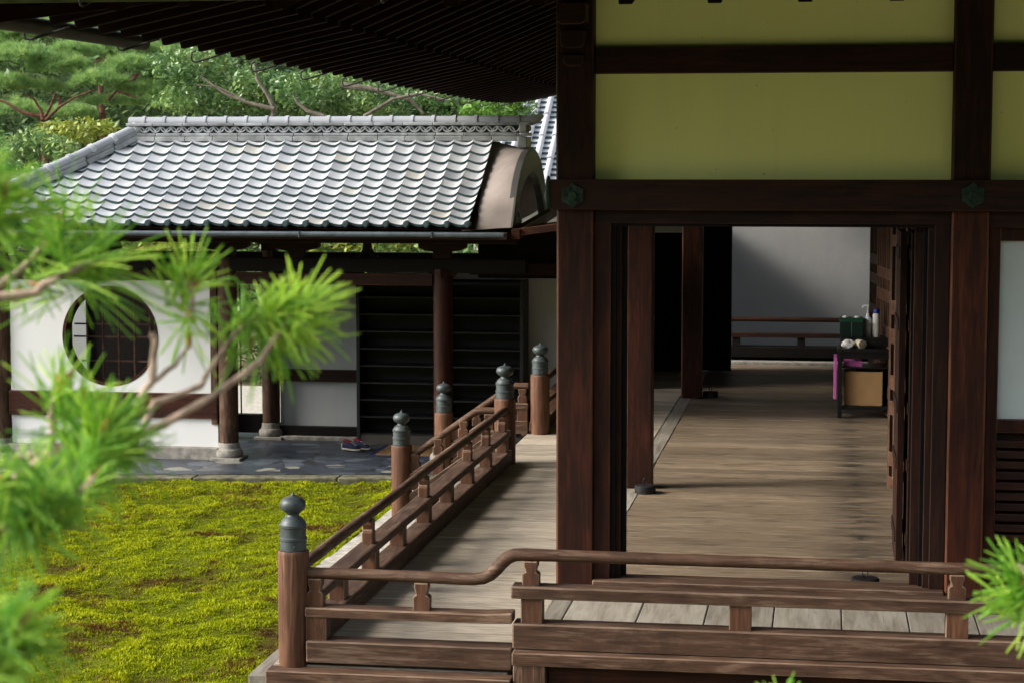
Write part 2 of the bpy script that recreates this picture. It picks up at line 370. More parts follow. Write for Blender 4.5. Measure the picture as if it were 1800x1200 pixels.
def soup(name, V, F, tone, mat, parent=None, local=False):
    """large triangle sets straight from arrays"""
    me = bpy.data.meshes.new(name); nv = len(V); nf = len(F)
    me.vertices.add(nv); me.vertices.foreach_set('co', np.asarray(V, np.float32).ravel())
    me.loops.add(nf*3); me.loops.foreach_set('vertex_index', np.asarray(F, np.int32).ravel())
    me.polygons.add(nf); me.polygons.foreach_set('loop_start', np.arange(0, nf*3, 3, dtype=np.int32))
    me.polygons.foreach_set('loop_total', np.full(nf, 3, np.int32))
    me.materials.append(mat); me.update(calc_edges=True)
    a = me.attributes.new('tone', 'FLOAT', 'FACE'); a.data.foreach_set('value', np.asarray(tone, np.float32))
    o = bpy.data.objects.new(name, me); COL.objects.link(o)
    if parent is not None:
        o.parent = parent
        if not local and parent.parent is None and parent.type == 'EMPTY': o.matrix_parent_inverse = Matrix.Translation(-parent.location)
    return o
def vnoise(x, y, scale, seed=0):
    g = np.random.default_rng(seed).random((64, 64)); x = x*scale; y = y*scale
    xi = np.floor(x).astype(int); yi = np.floor(y).astype(int); fx = x-xi; fy = y-yi
    fx = fx*fx*(3-2*fx); fy = fy*fy*(3-2*fy); G = lambda a, b: g[a % 64, b % 64]
    return (G(xi, yi)*(1-fx)+G(xi+1, yi)*fx)*(1-fy)+(G(xi, yi+1)*(1-fx)+G(xi+1, yi+1)*fx)*fy

# ================================================================== ground
ZG, ZP = -.5, -.46
MB().box(-400, 400, -60, 700, -1.0, -.56, .5).build('ground', EARTH).__setitem__('kind', 'structure')
def moss_h(x, y):
    h = vnoise(x, y, 1.1, 1)*.05+vnoise(x, y, 3.1, 2)*.034+vnoise(x, y, 8., 3)*.022+vnoise(x, y, 19., 4)*.012
    return ZG-.066+h
def in_lawn(x, y):
    edge = 18.28+(x+6.19)*.156
    strip = (x > -3.76) & (y > 14.2+.25*np.sin(x*9)) & (x < -3.40)
    return (y < edge) & ~strip & (x < -2.75)
gx = np.linspace(-14, -2.6, 230); gy = np.linspace(7, 18.75, 240)
GX, GY = np.meshgrid(gx, gy, indexing='ij'); GZ = moss_h(GX, GY)
GZ = np.where((GX > -3.80) & (GX < -3.36) & (GY > 14.15), -.60, GZ)
V = np.stack([GX, GY, GZ], -1).reshape(-1, 3)
ii = np.arange(230*240).reshape(230, 240)
a, b_, c_, d_ = ii[:-1, :-1].ravel(), ii[1:, :-1].ravel(), ii[1:, 1:].ravel(), ii[:-1, 1:].ravel()
F = np.concatenate([np.stack([a, b_, c_], 1), np.stack([a, c_, d_], 1)])
o = soup('lawn_bed', V, F, np.full(len(F), .5), MOSSBED); o['kind'] = 'structure'
for p in o.data.polygons: pass
o.data.polygons.foreach_set('use_smooth', np.ones(len(F), bool))
n = 420000
x = RNG.uniform(-10.8, -2.7, n); y = 8.6+ (18.8-8.6)*RNG.random(n)**1.15
k = in_lawn(x, y); x = x[k]; y = y[k]; z = moss_h(x, y); n = len(x)
clump = (vnoise(x, y, 3.1, 2)*.25+vnoise(x, y, 8., 3)*.45+vnoise(x, y, 19., 4)*.30)
clump = np.clip((clump-.5)*1.9+.5, 0, 1)
k = RNG.random(n) < .78+.5*clump; x = x[k]; y = y[k]; z = z[k]; clump = clump[k]; n = len(x)
hgt = (.006+.015*clump)*(.7+.6*RNG.random(n)); wid = .005+.0045*RNG.random(n)
Vs = []; Fs = []; Ts = []
for j in range(2):
    an = RNG.uniform(0, 2*PI, n); le = RNG.uniform(0, 2*PI, n); am = RNG.random(n)*.9
    dx = np.cos(an)*wid; dy = np.sin(an)*wid
    p0 = np.stack([x-dx, y-dy, z-.004], 1); p1 = np.stack([x+dx, y+dy, z-.004], 1)
    p2 = np.stack([x+np.cos(le)*am*hgt, y+np.sin(le)*am*hgt, z+hgt], 1)
    b0 = len(Vs)*0
    Vs.append(np.stack([p0, p1, p2], 1).reshape(-1, 3)); Ts.append(np.clip(.15+.75*clump+.25*(RNG.random(n)-.5), 0, 1))
V = np.concatenate(Vs); F = np.arange(len(V)).reshape(-1, 3)
tag(soup('moss', V, F, np.concatenate(Ts), MOSS), 'bright yellow green moss lawn with reddish brown worn patches', 'moss', kind='stuff')
# drip line stones beside the veranda
m = MB()
yy = 14.25
while yy < 18.6:
    l = random.uniform(.5, .8); m.box(-3.76+random.uniform(-.015, .015), -3.40, yy, min(yy+l-.012, 18.6), -.6, -.485+random.uniform(-.006, .006)); yy += l
m.build('stone_path', STONE, None, .012)['kind'] = 'structure'
# paving under the gate, with its kerb
m = MB(); e = lambda X: 18.28+(X+6.19)*.156
m.prism([(-14, e(-14)+.16), (-2.3, e(-2.3)+.16), (-2.3, 22.0), (-14, 22.0)], 'XY', -.7, ZP, .5)
m.build('paving', PAVING)['kind'] = 'structure'
m = MB(); xx = -14
while xx < -2.4:
    l = random.uniform(.9, 1.5); x1 = min(xx+l-.01, -2.3)
    m.prism([(xx, e(xx)-.03), (x1, e(x1)-.03), (x1, e(x1)+.157), (xx, e(xx)+.157)], 'XY', -.7, ZP-.004); xx += l
m.build('kerb', plain('mossy_kerb', (.13, .125, .085), .9, .3, 9, sp=.1, b_amt=.4), None, .012)['kind'] = 'structure'
MB().box(-40, -4.2, 22.0, 26.4, -.8, -.50, .5).build('gravel', GRAVEL)['kind'] = 'structure'

# ================================================================== temple hall
PX, PW = -1.42, .107                       # pillar line along the side veranda, half width of a pillar
YF = 11.42                                 # front face of the facade pillars
hall = thing('temple_hall', (0, YF, 0), 'large dark timber temple hall with ochre plaster panels, deep eaves and an open plank corridor', 'temple hall')
def boards_x(m, x0, x1, y0, y1, z, th, w, joint=0.):
    y = y0
    while y < y1-.02:
        b = min(w*random.uniform(.8, 1.2), y1-y); b = b if y1-y-b > .06 else y1-y
        cuts = [x0+random.uniform(-.004, .004), x1]
        if joint and random.random() < joint: cuts.insert(1, random.uniform(x0+.35*(x1-x0), x0+.75*(x1-x0)))
        for xa, xb in zip(cuts[:-1], cuts[1:]):
            dz = random.uniform(-.002, .002); m.box(xa, xb-.006, y, y+b-.017, z-th, z+dz)
        y += b
    return m
# --- boards
boards_x(MB(), -2.75, -1.535, 9.70, 27.2, 0, .05, .40).build('veranda_floor', DECKX, hall, .004)
boards_x(MB(), -1.395, .95, YF+.23, 25.4, 0, .05, .27).build('corridor_floor', DECKIN, hall, .003)
m = MB()
for y0, y1 in ((YF+.22, 15.47), (15.69, 21.59), (21.81, 25.4)): m.box(-1.53, -1.40, y0, y1, -.05, .003)
m.build('floor_sill', DECKY, hall, .004)
m = MB(); xs = [-1.50, -1.383, -.978, -.611, -.241, .128, .485, .85, 1.23, 1.6, 2.0, 2.4, 2.8, 3.2]
for i in range(len(xs)-1): m.box(xs[i], xs[i+1]-.007, 9.75, YF+.1, .02, .07+random.uniform(-.001, .001))
m.build('front_veranda_floor', DECKY, hall, .004)
# edge boards under the rails, then the dark space beneath
BOX('deck_edge', RAIL[0], hall, -2.765, -1.51, 9.58, 9.695, -.075, -.005, .006)
BOX('deck_edge', RAIL[0], hall, -1.505, 3.2, 9.60, 9.74, .065, .13, .006)
BOX('deck_edge', DECKY, hall, -2.86, -2.755, 9.60, 16.3, -.105, -.035, .006)
BOX('deck_edge', RAIL[1], hall, -2.86, -2.755, 18.9, 27, -.075, -.004, .006)
BOX('edge_post', RAIL[2], hall, -1.50, -1.34, 9.61, 9.76, -.5, .064, .006)
BOX('skirt_board', RED[0], hall, -1.33, 3.2, 9.68, 9.72, -.55, .063, .003)
BOX('skirt_board', DARK[0], hall, -2.80, -1.51, 9.74, 9.78, -.55, -.08, .003)
BOX('skirt_board', DARK[1], hall, -2.74, -2.70, 9.8, 27, -.55, -.06, .003)
for y in (9.9, 11.9, 13.9, 15.9, 18.9, 21):
    BOX('floor_strut', RAIL[2], hall, -2.80, -2.68, y, y+.12, -.6, -.076, .006)

# --- pillars
def pillar(x, y, z0=0., z1=4.2, w=PW, mats=RED):
    o = BOX('pillar', mats[2], hall, x-w, x+w, y, y+2*w, z0, z1, .012); return o
pillar(PX, YF, -.02, 2.283, PW); pillar(PX-.003, YF+.004, 2.30, 4.3, .109, DARK)
pillar(.810, YF, .06, 2.283, .1045); pillar(.810, YF+.004, 2.30, 4.3, .107, DARK)
pillar(3.04, YF, .06, 4.3)
pillar(-1.415, 15.48, -.01, 2.75, .102); pillar(-1.405, 21.60, -.01, 2.75, .110); pillar(PX, 27.1, -.5, 4.2)
# --- facade timbers
lint = BOX('lintel', DARK[0], hall, -1.562, 3.2, YF-.055, YF+.10, 2.283, 2.456, .006)
BOX('upper_beam', DARK[0], hall, -1.308, .702, YF+.03, YF+.15, 3.060, 3.211, .006)
BOX('upper_beam', DARK[0], hall, .919, 2.93, YF+.03, YF+.15, 3.060, 3.215, .006)
BOX('door_head', DARK[0], hall, -1.309, .704, YF+.025, YF+.19, 2.205, 2.31, .004)
BOX('door_head', BLACK[0], hall, -1.309, .704, YF+.05, YF+.22, 2.187, 2.207, .002)
BOX('door_head', DARK[0], hall, .917, 2.93, YF+.025, YF+.19, 2.19, 2.31, .004)
for x0, x1 in ((-1.312, .704), (.916, 2.93)):
    BOX('wall_panel', YELLOW, hall, x0, x1, YF+.085, YF+.145, 2.455, 3.061, 0)
    BOX('wall_panel', YELLOW, hall, x0, x1, YF+.085, YF+.145, 3.209, 4.3, 0)
BOX('threshold', RAIL[0], hall, -1.310, .70, YF-.03, YF+.20, .02, .126, .006)
BOX('threshold', RED[0], hall, .917, 2.93, YF, YF+.2, .02, .12, .006)
def hexcover(x, z, y):
    """six-sided nail cover with pierced cusps"""
    m = MB(); out = []; r = .071
    for k in range(6):
        a = R(90+60*k); an = R(90+60*k+30)
        for da, rr in ((-6, r*.945), (0, r*1.03), (6, r*.945)): out.append((x+rr*math.cos(a+R(da)), z+rr*math.sin(a+R(da))))
        out.append((x+r*.84*math.cos(an), z+r*.84*math.sin(an)))
    m.prism(out, 'XZ', y-.012, y+.002, .5)
    for k in range(6):
        a = R(60*k+60); m.prism([(x+.042*math.cos(a)+.009*math.cos(t), z+.042*math.sin(a)+.009*math.sin(t)) for t in [2*PI*i/8 for i in range(8)]], 'XZ', y-.017, y-.011, .1)
    ring = [(x+.024*math.cos(2*PI*i/18), z+.024*math.sin(2*PI*i/18)) for i in range(18)]
    m.prism(ring, 'XZ', y-.024, y-.011, .6)
    return m.build('nail_cover', GREENM, lint, .002, local=True)
for px_, z_ in ((-1.426, 2.366), (.816, 2.372), (3.04, 2.37)): hexcover(px_, z_, YF-.055)
m = MB().box(-1.582, -1.560, YF-.06, YF+.105, 2.29, 2.45, .5)
m.tube([(-1.60, YF+.02, 2.36), (-1.585, YF+.02, 2.36)], [.02, .05], 12); m.tube([(-1.575, YF+.0, 2.45), (-1.575, YF+.0, 2.478)], [.014, .006], 10)
m.build('beam_end_fitting', GREENM, lint, .004, local=True)
# bracket on top of the corner pillar
m = MB()
for z0, z1, w, pr in ((3.10, 3.165, .058, .05), (3.20, 3.30, .070, .10), (3.33, 3.45, .085, .16)):
    m.prism([(-w, z1), (-w, z0+.02), (-w*.65, z0), (w*.65, z0), (w, z0+.02), (w, z1)], 'XZ', YF-pr, YF+.01, .4)
for i, vv in enumerate(m.v): m.v[i] = (vv[0]-1.425, vv[1], vv[2])
m.build('bracket', DARK[0], hall, .006)
# door panels parked on both sides of the opening
BOX('door_jamb', RED[2], hall, -1.311, -1.215, YF+.035, YF+.20, .126, 2.204, .004)
BOX('door_jamb', DARK[2], hall, .618, .703, YF+.035, YF+.20, .126, 2.204, .004)
for i, (xe, y, mt) in enumerate(((-1.185, YF+.06, BLACK), (-1.158, YF+.10, DARK), (-1.128, YF+.14, BLACK))):
    BOX('sliding_door', mt[2], hall, -1.32, xe, y, y+.03, .127, 2.19, .003)
for i, (xe, y, mt, z0) in enumerate(((.583, YF+.06, DARK, .127), (.560, YF+.10, BLACK, .128), (.512, YF+.14, DARK, .127))):
    BOX('sliding_door', mt[2], hall, xe, xe+.09, y, y+.032, z0, 2.19, .003)
def leaf(x, y, l=.62, z0=.02):
    d = MB().box(x, x+.042, y, y+l, z0, 2.12).build('folded_door', DARK[2], hall, .003)
    for z in (.15, .62, .98, 1.5, 1.95): MB().box(x-.008, x+.001, y+.03, y+l, z, z+.07).build('door_rail', DARK[1], d, .002, local=True)
leaf(.476, 12.72); leaf(.540, 12.60)
# --- paper screen and louvred skirt on the right
sh = BOX('paper_screen', PAPER, hall, .985, 2.2, YF+.105, YF+.112, 1.107, 2.112, 0)
m = MB(); m.box(.922, .984, YF+.075, YF+.125, .125, 2.19); m.box(.984, 2.2, YF+.075, YF+.125, 2.113, 2.19); m.box(.984, 2.2, YF+.075, YF+.125, 1.03, 1.106)
m.build('screen_frame', RED[2], sh, .004, local=True)
m = MB()
for x in (1.03, 1.40, 1.78): m.box(x, x+.006, YF+.1135, YF+.125, 1.107, 2.112, .3)
for z in (1.29, 1.315, 1.54, 1.565, 1.80, 1.83, 2.04): m.box(.985, 2.2, YF+.126, YF+.135, z, z+.005, .3)
m.build('lattice_bars', RAIL[0], sh, 0, local=True)
m = MB(); z = .99
while z > .12: m.box(.984, 2.2, YF+.07, YF+.118, z-.044, z-.002); z -= .0603
m.build('louvre_slats', DARK[0], sh, .003, local=True)
BOX('louvre_back', DARK[0], hall, .92, 2.2, YF+.128, YF+.15, .121, 1.03, 0)
BOX('inner_wall', BLACK[0], hall, .95, 3.2, YF+.22, YF+.26, 0, 3.0, 0)

# --- corridor
BOX('ceiling', BLACK[0], hall, -1.40, .99, YF+.225, 25.4, 2.72, 2.78, 0)
BOX('side_wall', BLACK[1], hall, .96, 1.00, YF+.27, 25.4, 0, 2.72, 0)
BOX('side_lintel', DARK[1], hall, -1.50, -1.34, YF+.215, 27.1, 2.283, 2.456, .005)
BOX('side_panel', YELLOW, hall, -1.45, -1.39, YF+.215, 27.1, 2.457, 4.25, 0)
BOX('partition', BLACK[0], hall, -2.25, -1.56, 24.5, 24.56, -.02, 1.70, 0)
BOX('partition', BLACK[0], hall, -1.55, -1.115, 24.6, 24.72, -.02, 2.9, 0)
BOX('partition', BLACK[1], hall, -2.32, -2.27, 22.4, 24.5, -.02, 2.6, 0)  # added wing that keeps the sun off the back partition
BOX('partition_post', DARK[2], hall, -1.66, -1.52, 24.40, 24.52, 0, 2.9, .006)
BOX('transom_panel', WHITE, hall, -2.25, -1.67, 24.52, 24.56, 1.702, 2.3, 0)
for z in (.12, .9, 1.55): BOX('partition_rail', BLACK[0], hall, -2.25, -1.67, 24.47, 24.50, z, z+.09, .003)
# rear veranda edge
BOX('rear_sill', STONED, hall, -1.30, 1.0, 25.41, 25.62, -.08, .035, .006)
BOX('rear_skirt', BLACK[0], hall, -1.4, 1.2, 25.9, 25.96, -.6, .20, .004)

def lattice_door(xa, ya, xb, yb, w, top=2.12):
    """panelled door standing ajar: free edge at a, running towards b"""
    d = Vector((xb-xa, yb-ya, 0)).normalized(); n_ = Vector((-d.y, d.x, 0))
    if n_.x > 0: n_ = -n_
    P = lambda u, dpt, z: Vector((xa, ya, z))+d*u+n_*dpt
    def bx(m, u0, u1, z0, z1, d0=-.018, d1=.018, tone=None):
        m.add([P(u0, d0, z0), P(u1, d0, z0), P(u1, d1, z0), P(u0, d1, z0), P(u0, d0, z1), P(u1, d0, z1), P(u1, d1, z1), P(u0, d1, z1)],
              [(0, 3, 2, 1), (4, 5, 6, 7), (0, 1, 5, 4), (1, 2, 6, 5), (2, 3, 7, 6), (3, 0, 4, 7)], tone)
    m = MB(); bx(m, 0, .035, .02, top); bx(m, w-.05, w, .02, top)
    for k in range(1, 8): bx(m, k*w/8-.012, k*w/8+.012, .06, top-.04, -.010, .013)
    fr = m.build('lattice_door', RAILT[2], hall, .003)
    for z0, z1 in ((top-.05, top), (1.91, 2.0), (1.38, 1.49), (1.155, 1.27), (.80, .91), (.60, .71), (.20, .31), (.02, .115)): 
        m = MB(); bx(m, .036, w-.051, z0, z1, -.017, .019); m.build('door_rail', RAILT[1], fr, .003, local=True)
    m = MB(); bx(m, .03, w-.03, .03, top-.02, -.016, -.012); m.build('door_backing', BLACK[2], fr, 0, local=True)
lattice_door(.530, 15.744, .601, 15.536, .85)
lattice_door(.572, 21.085, .640, 20.50, .95)
lattice_door(.560, 24.0, .625, 23.4, .95)

# --- roof: two tiers of rafters under a thick roof
XE, YE, ZE = -4.0, 8.9, 3.262
def lift(y):                                # eaves sweep up towards the far corner
    return .0 if y < 22.5 else .0062*(y-22.5)**2
def lift0(y): return .018*max(0, (10.2-y))**2
def zl(x, y):
    """underside height of the left-hand rafters"""
    z = ZE+lift(y)+lift0(y)
    return z+.215*(x-XE) if x < -3.2 else z+.155+.045+.42*(x+3.2)
roof = MB()
def sheet(m, pts, th, tone=.5):
    n_ = len(pts); m.add([p for p in pts]+[(p[0], p[1], p[2]+th) for p in pts],
        [tuple(range(n_-1, -1, -1)), tuple(range(n_, 2*n_))]+[(i, (i+1) % n_, n_+(i+1) % n_, n_+i) for i in range(n_)], tone)
ys = [8.80]+[9.2+.8*i for i in range(27)]
xcols = [-4.06, -3.2001, -3.1999, -1.44, -1.0]
for i in range(len(ys)-1):
    for j in (0, 2):
        xa, xb = xcols[j], xcols[j+1]
        y0, y1 = ys[i], ys[i+1]
        lo0 = YE+(xa-XE); lo1 = YE+(xb-XE)
        if y1 <= lo0+.02: continue
        P4 = [(xa, y0, zl(xa, y0)+.082), (xb, y0, zl(xb, y0)+.082), (xb, y1, zl(xb, y1)+.082), (xa, y1, zl(xa, y1)+.082)]
        if y0 < lo1: P4 = [(xa, max(y0, lo0), zl(xa, y0)+.082)]+([(xa+(y1-lo0), y1, zl(xa+(y1-lo0), y1)+.082)] if y1 < lo1 else [(xb, lo1, zl(xb, lo1)+.082), (xb, y1, zl(xb, y1)+.082)])+[(xa, y1, zl(xa, y1)+.082)]
        sheet(roof, P4, .05)
def zf(x, y):                               # front slope
    return ZE-.012+lift0(8.9+max(0, (x-XE)))*1+(.215*(y-YE) if y < 9.7 else .20+.42*(y-9.7))
for (ya, yb) in ((8.80, 9.7), (9.7001, 11.9)):
    sheet(roof, [(XE+(ya-YE), ya, zf(0, ya)+.082), (6, ya, zf(0, ya)+.082), (6, yb, zf(0, yb)+.082), (XE+(yb-YE), yb, zf(0, yb)+.082)], .05)
rf = roof.build('roof', RAFT[0], hall, 0)
# thick roof covering above the boards
m = MB()
yend = 30.2
m.add([(-4.16, 8.74, 3.36), (8, 8.74, 3.36), (8, 14, 5.75), (1.2, 14, 5.75), (1.2, 26, 5.75), (-4.16, yend, 3.75), (-4.16, 24, 3.38),
       (-4.16, 8.74, 3.46), (8, 8.74, 3.46), (8, 14, 5.9), (1.2, 14, 5.9), (1.2, 26, 5.9), (-4.16, yend, 3.85), (-4.16, 24, 3.48), (8, 26, 5.75), (8, 26, 5.9), (8, yend, 3.75), (8, yend, 3.85)],
      [(7, 8, 9, 10), (7, 10, 11, 13), (13, 11, 12), (0, 3, 2, 1), (0, 6, 4, 3), (6, 5, 4), (0, 1, 8, 7), (0, 7, 13, 6), (6, 13, 12, 5),
       (10, 9, 15, 11), (3, 4, 14, 2), (11, 15, 17, 12), (4, 5, 16, 14), (5, 12, 17, 16)], .5)
m.build('roof_covering', ROOFGREY, rf, 0, local=True, fix=False)
# eave board lying on the rafter tips
m = MB(); y = 8.84
while y < 30:
    y2 = min(y+.7, 30.1); m.beam((-4.03, y, zl(-4.03, y)+.105), (-4.03, y2+.0005, zl(-4.03, y2)+.105), .07, .04, .4); y = y2
m.beam((-4.03, 8.84, ZE+.115), (6, 8.84, ZE+.115), .07, .04, .4)
m.build('eave_board', RAFT[1], rf, 0, local=True)
# rafters (one of each kind is shaped, the rest are copies)
SP = .355
def raft_mesh(name, L, dz, w, h):
    m = MB(); m.beam((0, 0, h/2), (L, 0, h/2+dz), w, h, .5); return m.build(name, RAFT[0], rf, .004, local=True)
fly = raft_mesh('flying_rafter', .84, .84*.215, .062, .075); bas = raft_mesh('rafter', 1.80, 1.80*.42, .072, .085)
first = True; y = 9.28
while y < 30.0:
    for src, x0, full in ((fly, XE+.005, .84), (bas, -3.2, 1.8)):
        room = min(full, (y-YE)-(x0-XE)+.02)
        if room < .12: continue
        if src is fly: z0 = zl(XE, y)
        else: z0 = zl(-3.1999, y)-.005
        o = dup_part(src, rf, (x0, y, z0)); o.scale = (room/full, 1, room/full)
        o.rotation_euler = (0, 0, 0)
    y += SP
x = -3.65
while x < 2.6:
    for src, y0, full in ((fly, YE+.005, .84), (bas, 9.70, 1.8)):
        room = min(full, (x-XE)-(y0-YE)) if x < -1.5 else full
        if room < .12: continue
        o = dup_part(src, rf, (x, y0, zf(0, y0+.0002) if src is fly else zf(0, 9.7001)-.005)); o.scale = (room/full, 1, room/full); o.rotation_euler = (0, 0, PI/2)
    x += SP+.04
for s in (fly, bas):
    bpy.data.objects.remove(s, do_unlink=True)
m = MB(); m.beam((-4.05, 8.85, ZE-.02), (-3.2, 9.70, ZE+.17), .12, .14); m.beam((-3.2, 9.70, ZE+.14), (-1.4, 11.5, ZE+.90), .12, .15)
m.build('hip_rafter', RAFT[0], rf, .006, local=True)
# gutters and their iron hooks
m = MB(); m.tube([(-4.16, 8.5, 3.262), (-4.16, 10.0, 3.274), (-4.165, 11.9, 3.286)], .046, 16)
gl = m.build('gutter', plain('old_dark_gutter', (.028, .027, .025), .5, .2, 8, metal=.2, sp=.3), hall)
m = MB(); m.tube([(-4.3, 8.76, 3.318), (5, 8.76, 3.322)], .040, 14)
gf = m.build('gutter', GUTTERG, hall)
def hook_mesh(parent):
    m = MB(); p = [(-.01, 0, .03), (-.035, 0, .02), (-.04, 0, -.020), (-.03, 0, -.040), (-.005, 0, -.043), (.10, 0, -.014), (.22, 0, .022)]
    m.tube(p, [.007]*7, 8); return m.build('gutter_hook', IRON, parent, local=True)
h0 = hook_mesh(gl)
for i in range(13):
    y = 10.12+1.415*i; dup_part(h0, gl, (-4.16, y, max(3.262, zl(XE, y)+.005) if y > 11 else 3.245))
for i in range(5):
    o = dup_part(h0, gf, (-3.35+1.40*i, 8.76, 3.305)); o.rotation_euler = (0, 0, PI/2)
bpy.data.objects.remove(h0, do_unlink=True)

# ================================================================== veranda railings
GIB = [(.060, .0), (.066, .004), (.066, .052), (.070, .056), (.070, .068), (.065, .072), (.065, .118), (.069, .122), (.069, .134), (.064, .139), (.060, .150), (.046, .168),
       (.034, .176), (.031, .184), (.034, .192), (.045, .199), (.058, .211), (.0645, .231), (.0625, .250), (.053, .264), (.037, .273), (.018, .279), (.008, .286), (.0045, .294), (.0008, .302)]
def newel(parent, x, y, z0, ztop, r):
    k = r/.079
    p = MB().lathe((x, y, 0), [(r*.97, z0), (r, z0+.012), (r, ztop-.02), (r*.985, ztop-.006), (r*.94, ztop)], 32).build('newel_post', POSTW, parent)
    g = MB().lathe((x, y, ztop-.001), [(a*k, b) for a, b in GIB], 32, .5)
    for a in range(4):
        t = R(20+90*a); g.tube([(x+.064*k*math.cos(t), y+.064*k*math.sin(t), ztop+.026), (x+.071*k*math.cos(t), y+.071*k*math.sin(t), ztop+.026)], [.006, .004], 8, .5)
    g.build('finial', BRONZE, p, local=True)
    return p
def vase(u0, z0, z1, s=1.):
    h = z1-z0
    return [(u0+a*s, z0+b*h) for a, b in ((-.043, 0), (.043, 0), (.043, .46), (.036, .53), (.026, .57), (.030, .68), (.036, .80), (.036, 1.), (-.036, 1.), (-.036, .80), (-.030, .68), (-.026, .57), (-.036, .53), (-.043, .46))]
# front railing
fr = thing('veranda_railing', (-2.65, 9.73, 0), 'front veranda railing with a round handrail stepping up in an S curve, facing the viewer', 'railing')
newel(fr, -2.652, 9.73, -.004, .588, .080)
m = MB().box(-2.575, -1.515, 9.665, 9.80, .022, .135); m.build('base_beam', RAIL[0], fr, .008)
m = MB().box(-1.512, 3.2, 9.665, 9.80, .1335, .262); m.build('base_beam', RAIL[0], fr, .008)
m = MB().prism([(-2.582, .255), (-1.9, .253), (-1.65, .252), (-1.515, .256), (-1.515, .311), (-1.65, .303), (-1.9, .303), (-2.582, .305)], 'XZ', 9.675, 9.79); m.build('middle_rail', RAIL[0], fr, .008)
m = MB().box(-1.522, 3.2, 9.672, 9.792, .386, .449); m.build('middle_rail', RAIL[0], fr, .009)
pts = [(-2.60, .473), (-2.3, .472), (-2.0, .470), (-1.80, .467), (-1.72, .467), (-1.67, .474), (-1.635, .492), (-1.605, .520), (-1.575, .555), (-1.545, .582), (-1.51, .597), (-1.46, .601), (-1.30, .600), (-.5, .598), (.5, .596), (1.5, .596), (3.2, .596)]
rad = [.0295, .0295, .030, .031, .031, .032, .033, .034, .034, .034, .033, .0325, .031, .030, .030, .030, .030]
MB().tube([(a, 9.73, b) for a, b in pts], rad, 20, .45).build('handrail', RAIL[0], fr)
for x, z0, z1 in ((-2.535, .304, .448), (-1.983, .302, .444), (-1.425, .448, .572), (.660, .448, .570), (2.74, .448, .57)):
    MB().prism(vase(x, z0, z1), 'XZ', 9.70, 9.765).build('rail_block', RAILT[2], fr, .006)
for x, z0, z1 in ((-2.525, .134, .256), (-1.418, .261, .387), (-.381, .261, .387), (.662, .261, .387), (1.70, .261, .387), (2.74, .261, .387)):
    MB().box(x-.054, x+.054, 9.685, 9.775, z0, z1).build('rail_strut', RAILT[2], fr, .005)
# side railing running back to the steps, and on beyond them
sr = thing('veranda_railing', (-2.65, 13.1, 0), 'side veranda railing running back from the corner newel post to the stair', 'railing')
def side_run(root, y0, y1, uppers, lowers):
    MB().box(-2.715, -2.588, y0, y1, .012, .135).build('base_beam', RAIL[1], root, .008)
    MB().box(-2.708, -2.594, y0, y1, .253, .305).build('middle_rail', RAIL[1], root, .008)
    nn = 8; MB().tube([(-2.65, y0+(y1-y0)*i/nn, .473+.002*math.sin(i*1.7)) for i in range(nn+1)], [.030+.001*math.sin(i*2.1) for i in range(nn+1)], 18, .45).build('handrail', RAIL[1], root)
    for y in uppers: MB().prism(vase(y, .304, .447), 'YZ', -2.683, -2.617).build('rail_block', RAILT[2], root, .006)
    for y in lowers: MB().box(-2.695, -2.605, y-.054, y+.054, .134, .254).build('rail_strut', RAILT[2], root, .005)
side_run(sr, 9.81, 16.53, (9.86, 11.42, 13.08, 14.75, 15.58, 16.40), (9.87, 10.67, 11.46, 12.25, 13.08, 13.90, 14.75, 15.58, 16.40))
newel(sr, -2.662, 16.62, -.004, .562, .091)
br = thing('veranda_railing', (-2.64, 22, 0), 'far stretch of side railing beyond the stair, partly behind the corner pillar', 'railing')
side_run(br, 18.63, 27.0, (18.9, 20.5, 22.1, 23.7), (18.9, 19.7, 20.5, 21.3, 22.1, 22.9, 23.7))
newel(br, -2.634, 18.55, -.004, .562, .091)
rr = thing('rear_railing', (-.3, 25.8, 0), 'dark rear veranda railing at the far end of the corridor', 'railing')
MB().tube([(-1.6, 25.8, .545), (1.2, 25.8, .545)], .030, 14).build('handrail', DARK[0], rr)
BOX('middle_rail', DARK[0], rr, -1.6, 1.2, 25.74, 25.86, .315, .372, .005)
BOX('base_beam', BLACK[0], rr, -1.6, 1.2, 25.73, 25.87, .06, .195, .005)
for x in (-1.1, -.27, .45): BOX('rail_strut', BLACK[2], rr, x-.05, x+.05, 25.76, 25.84, .195, .316, .004)
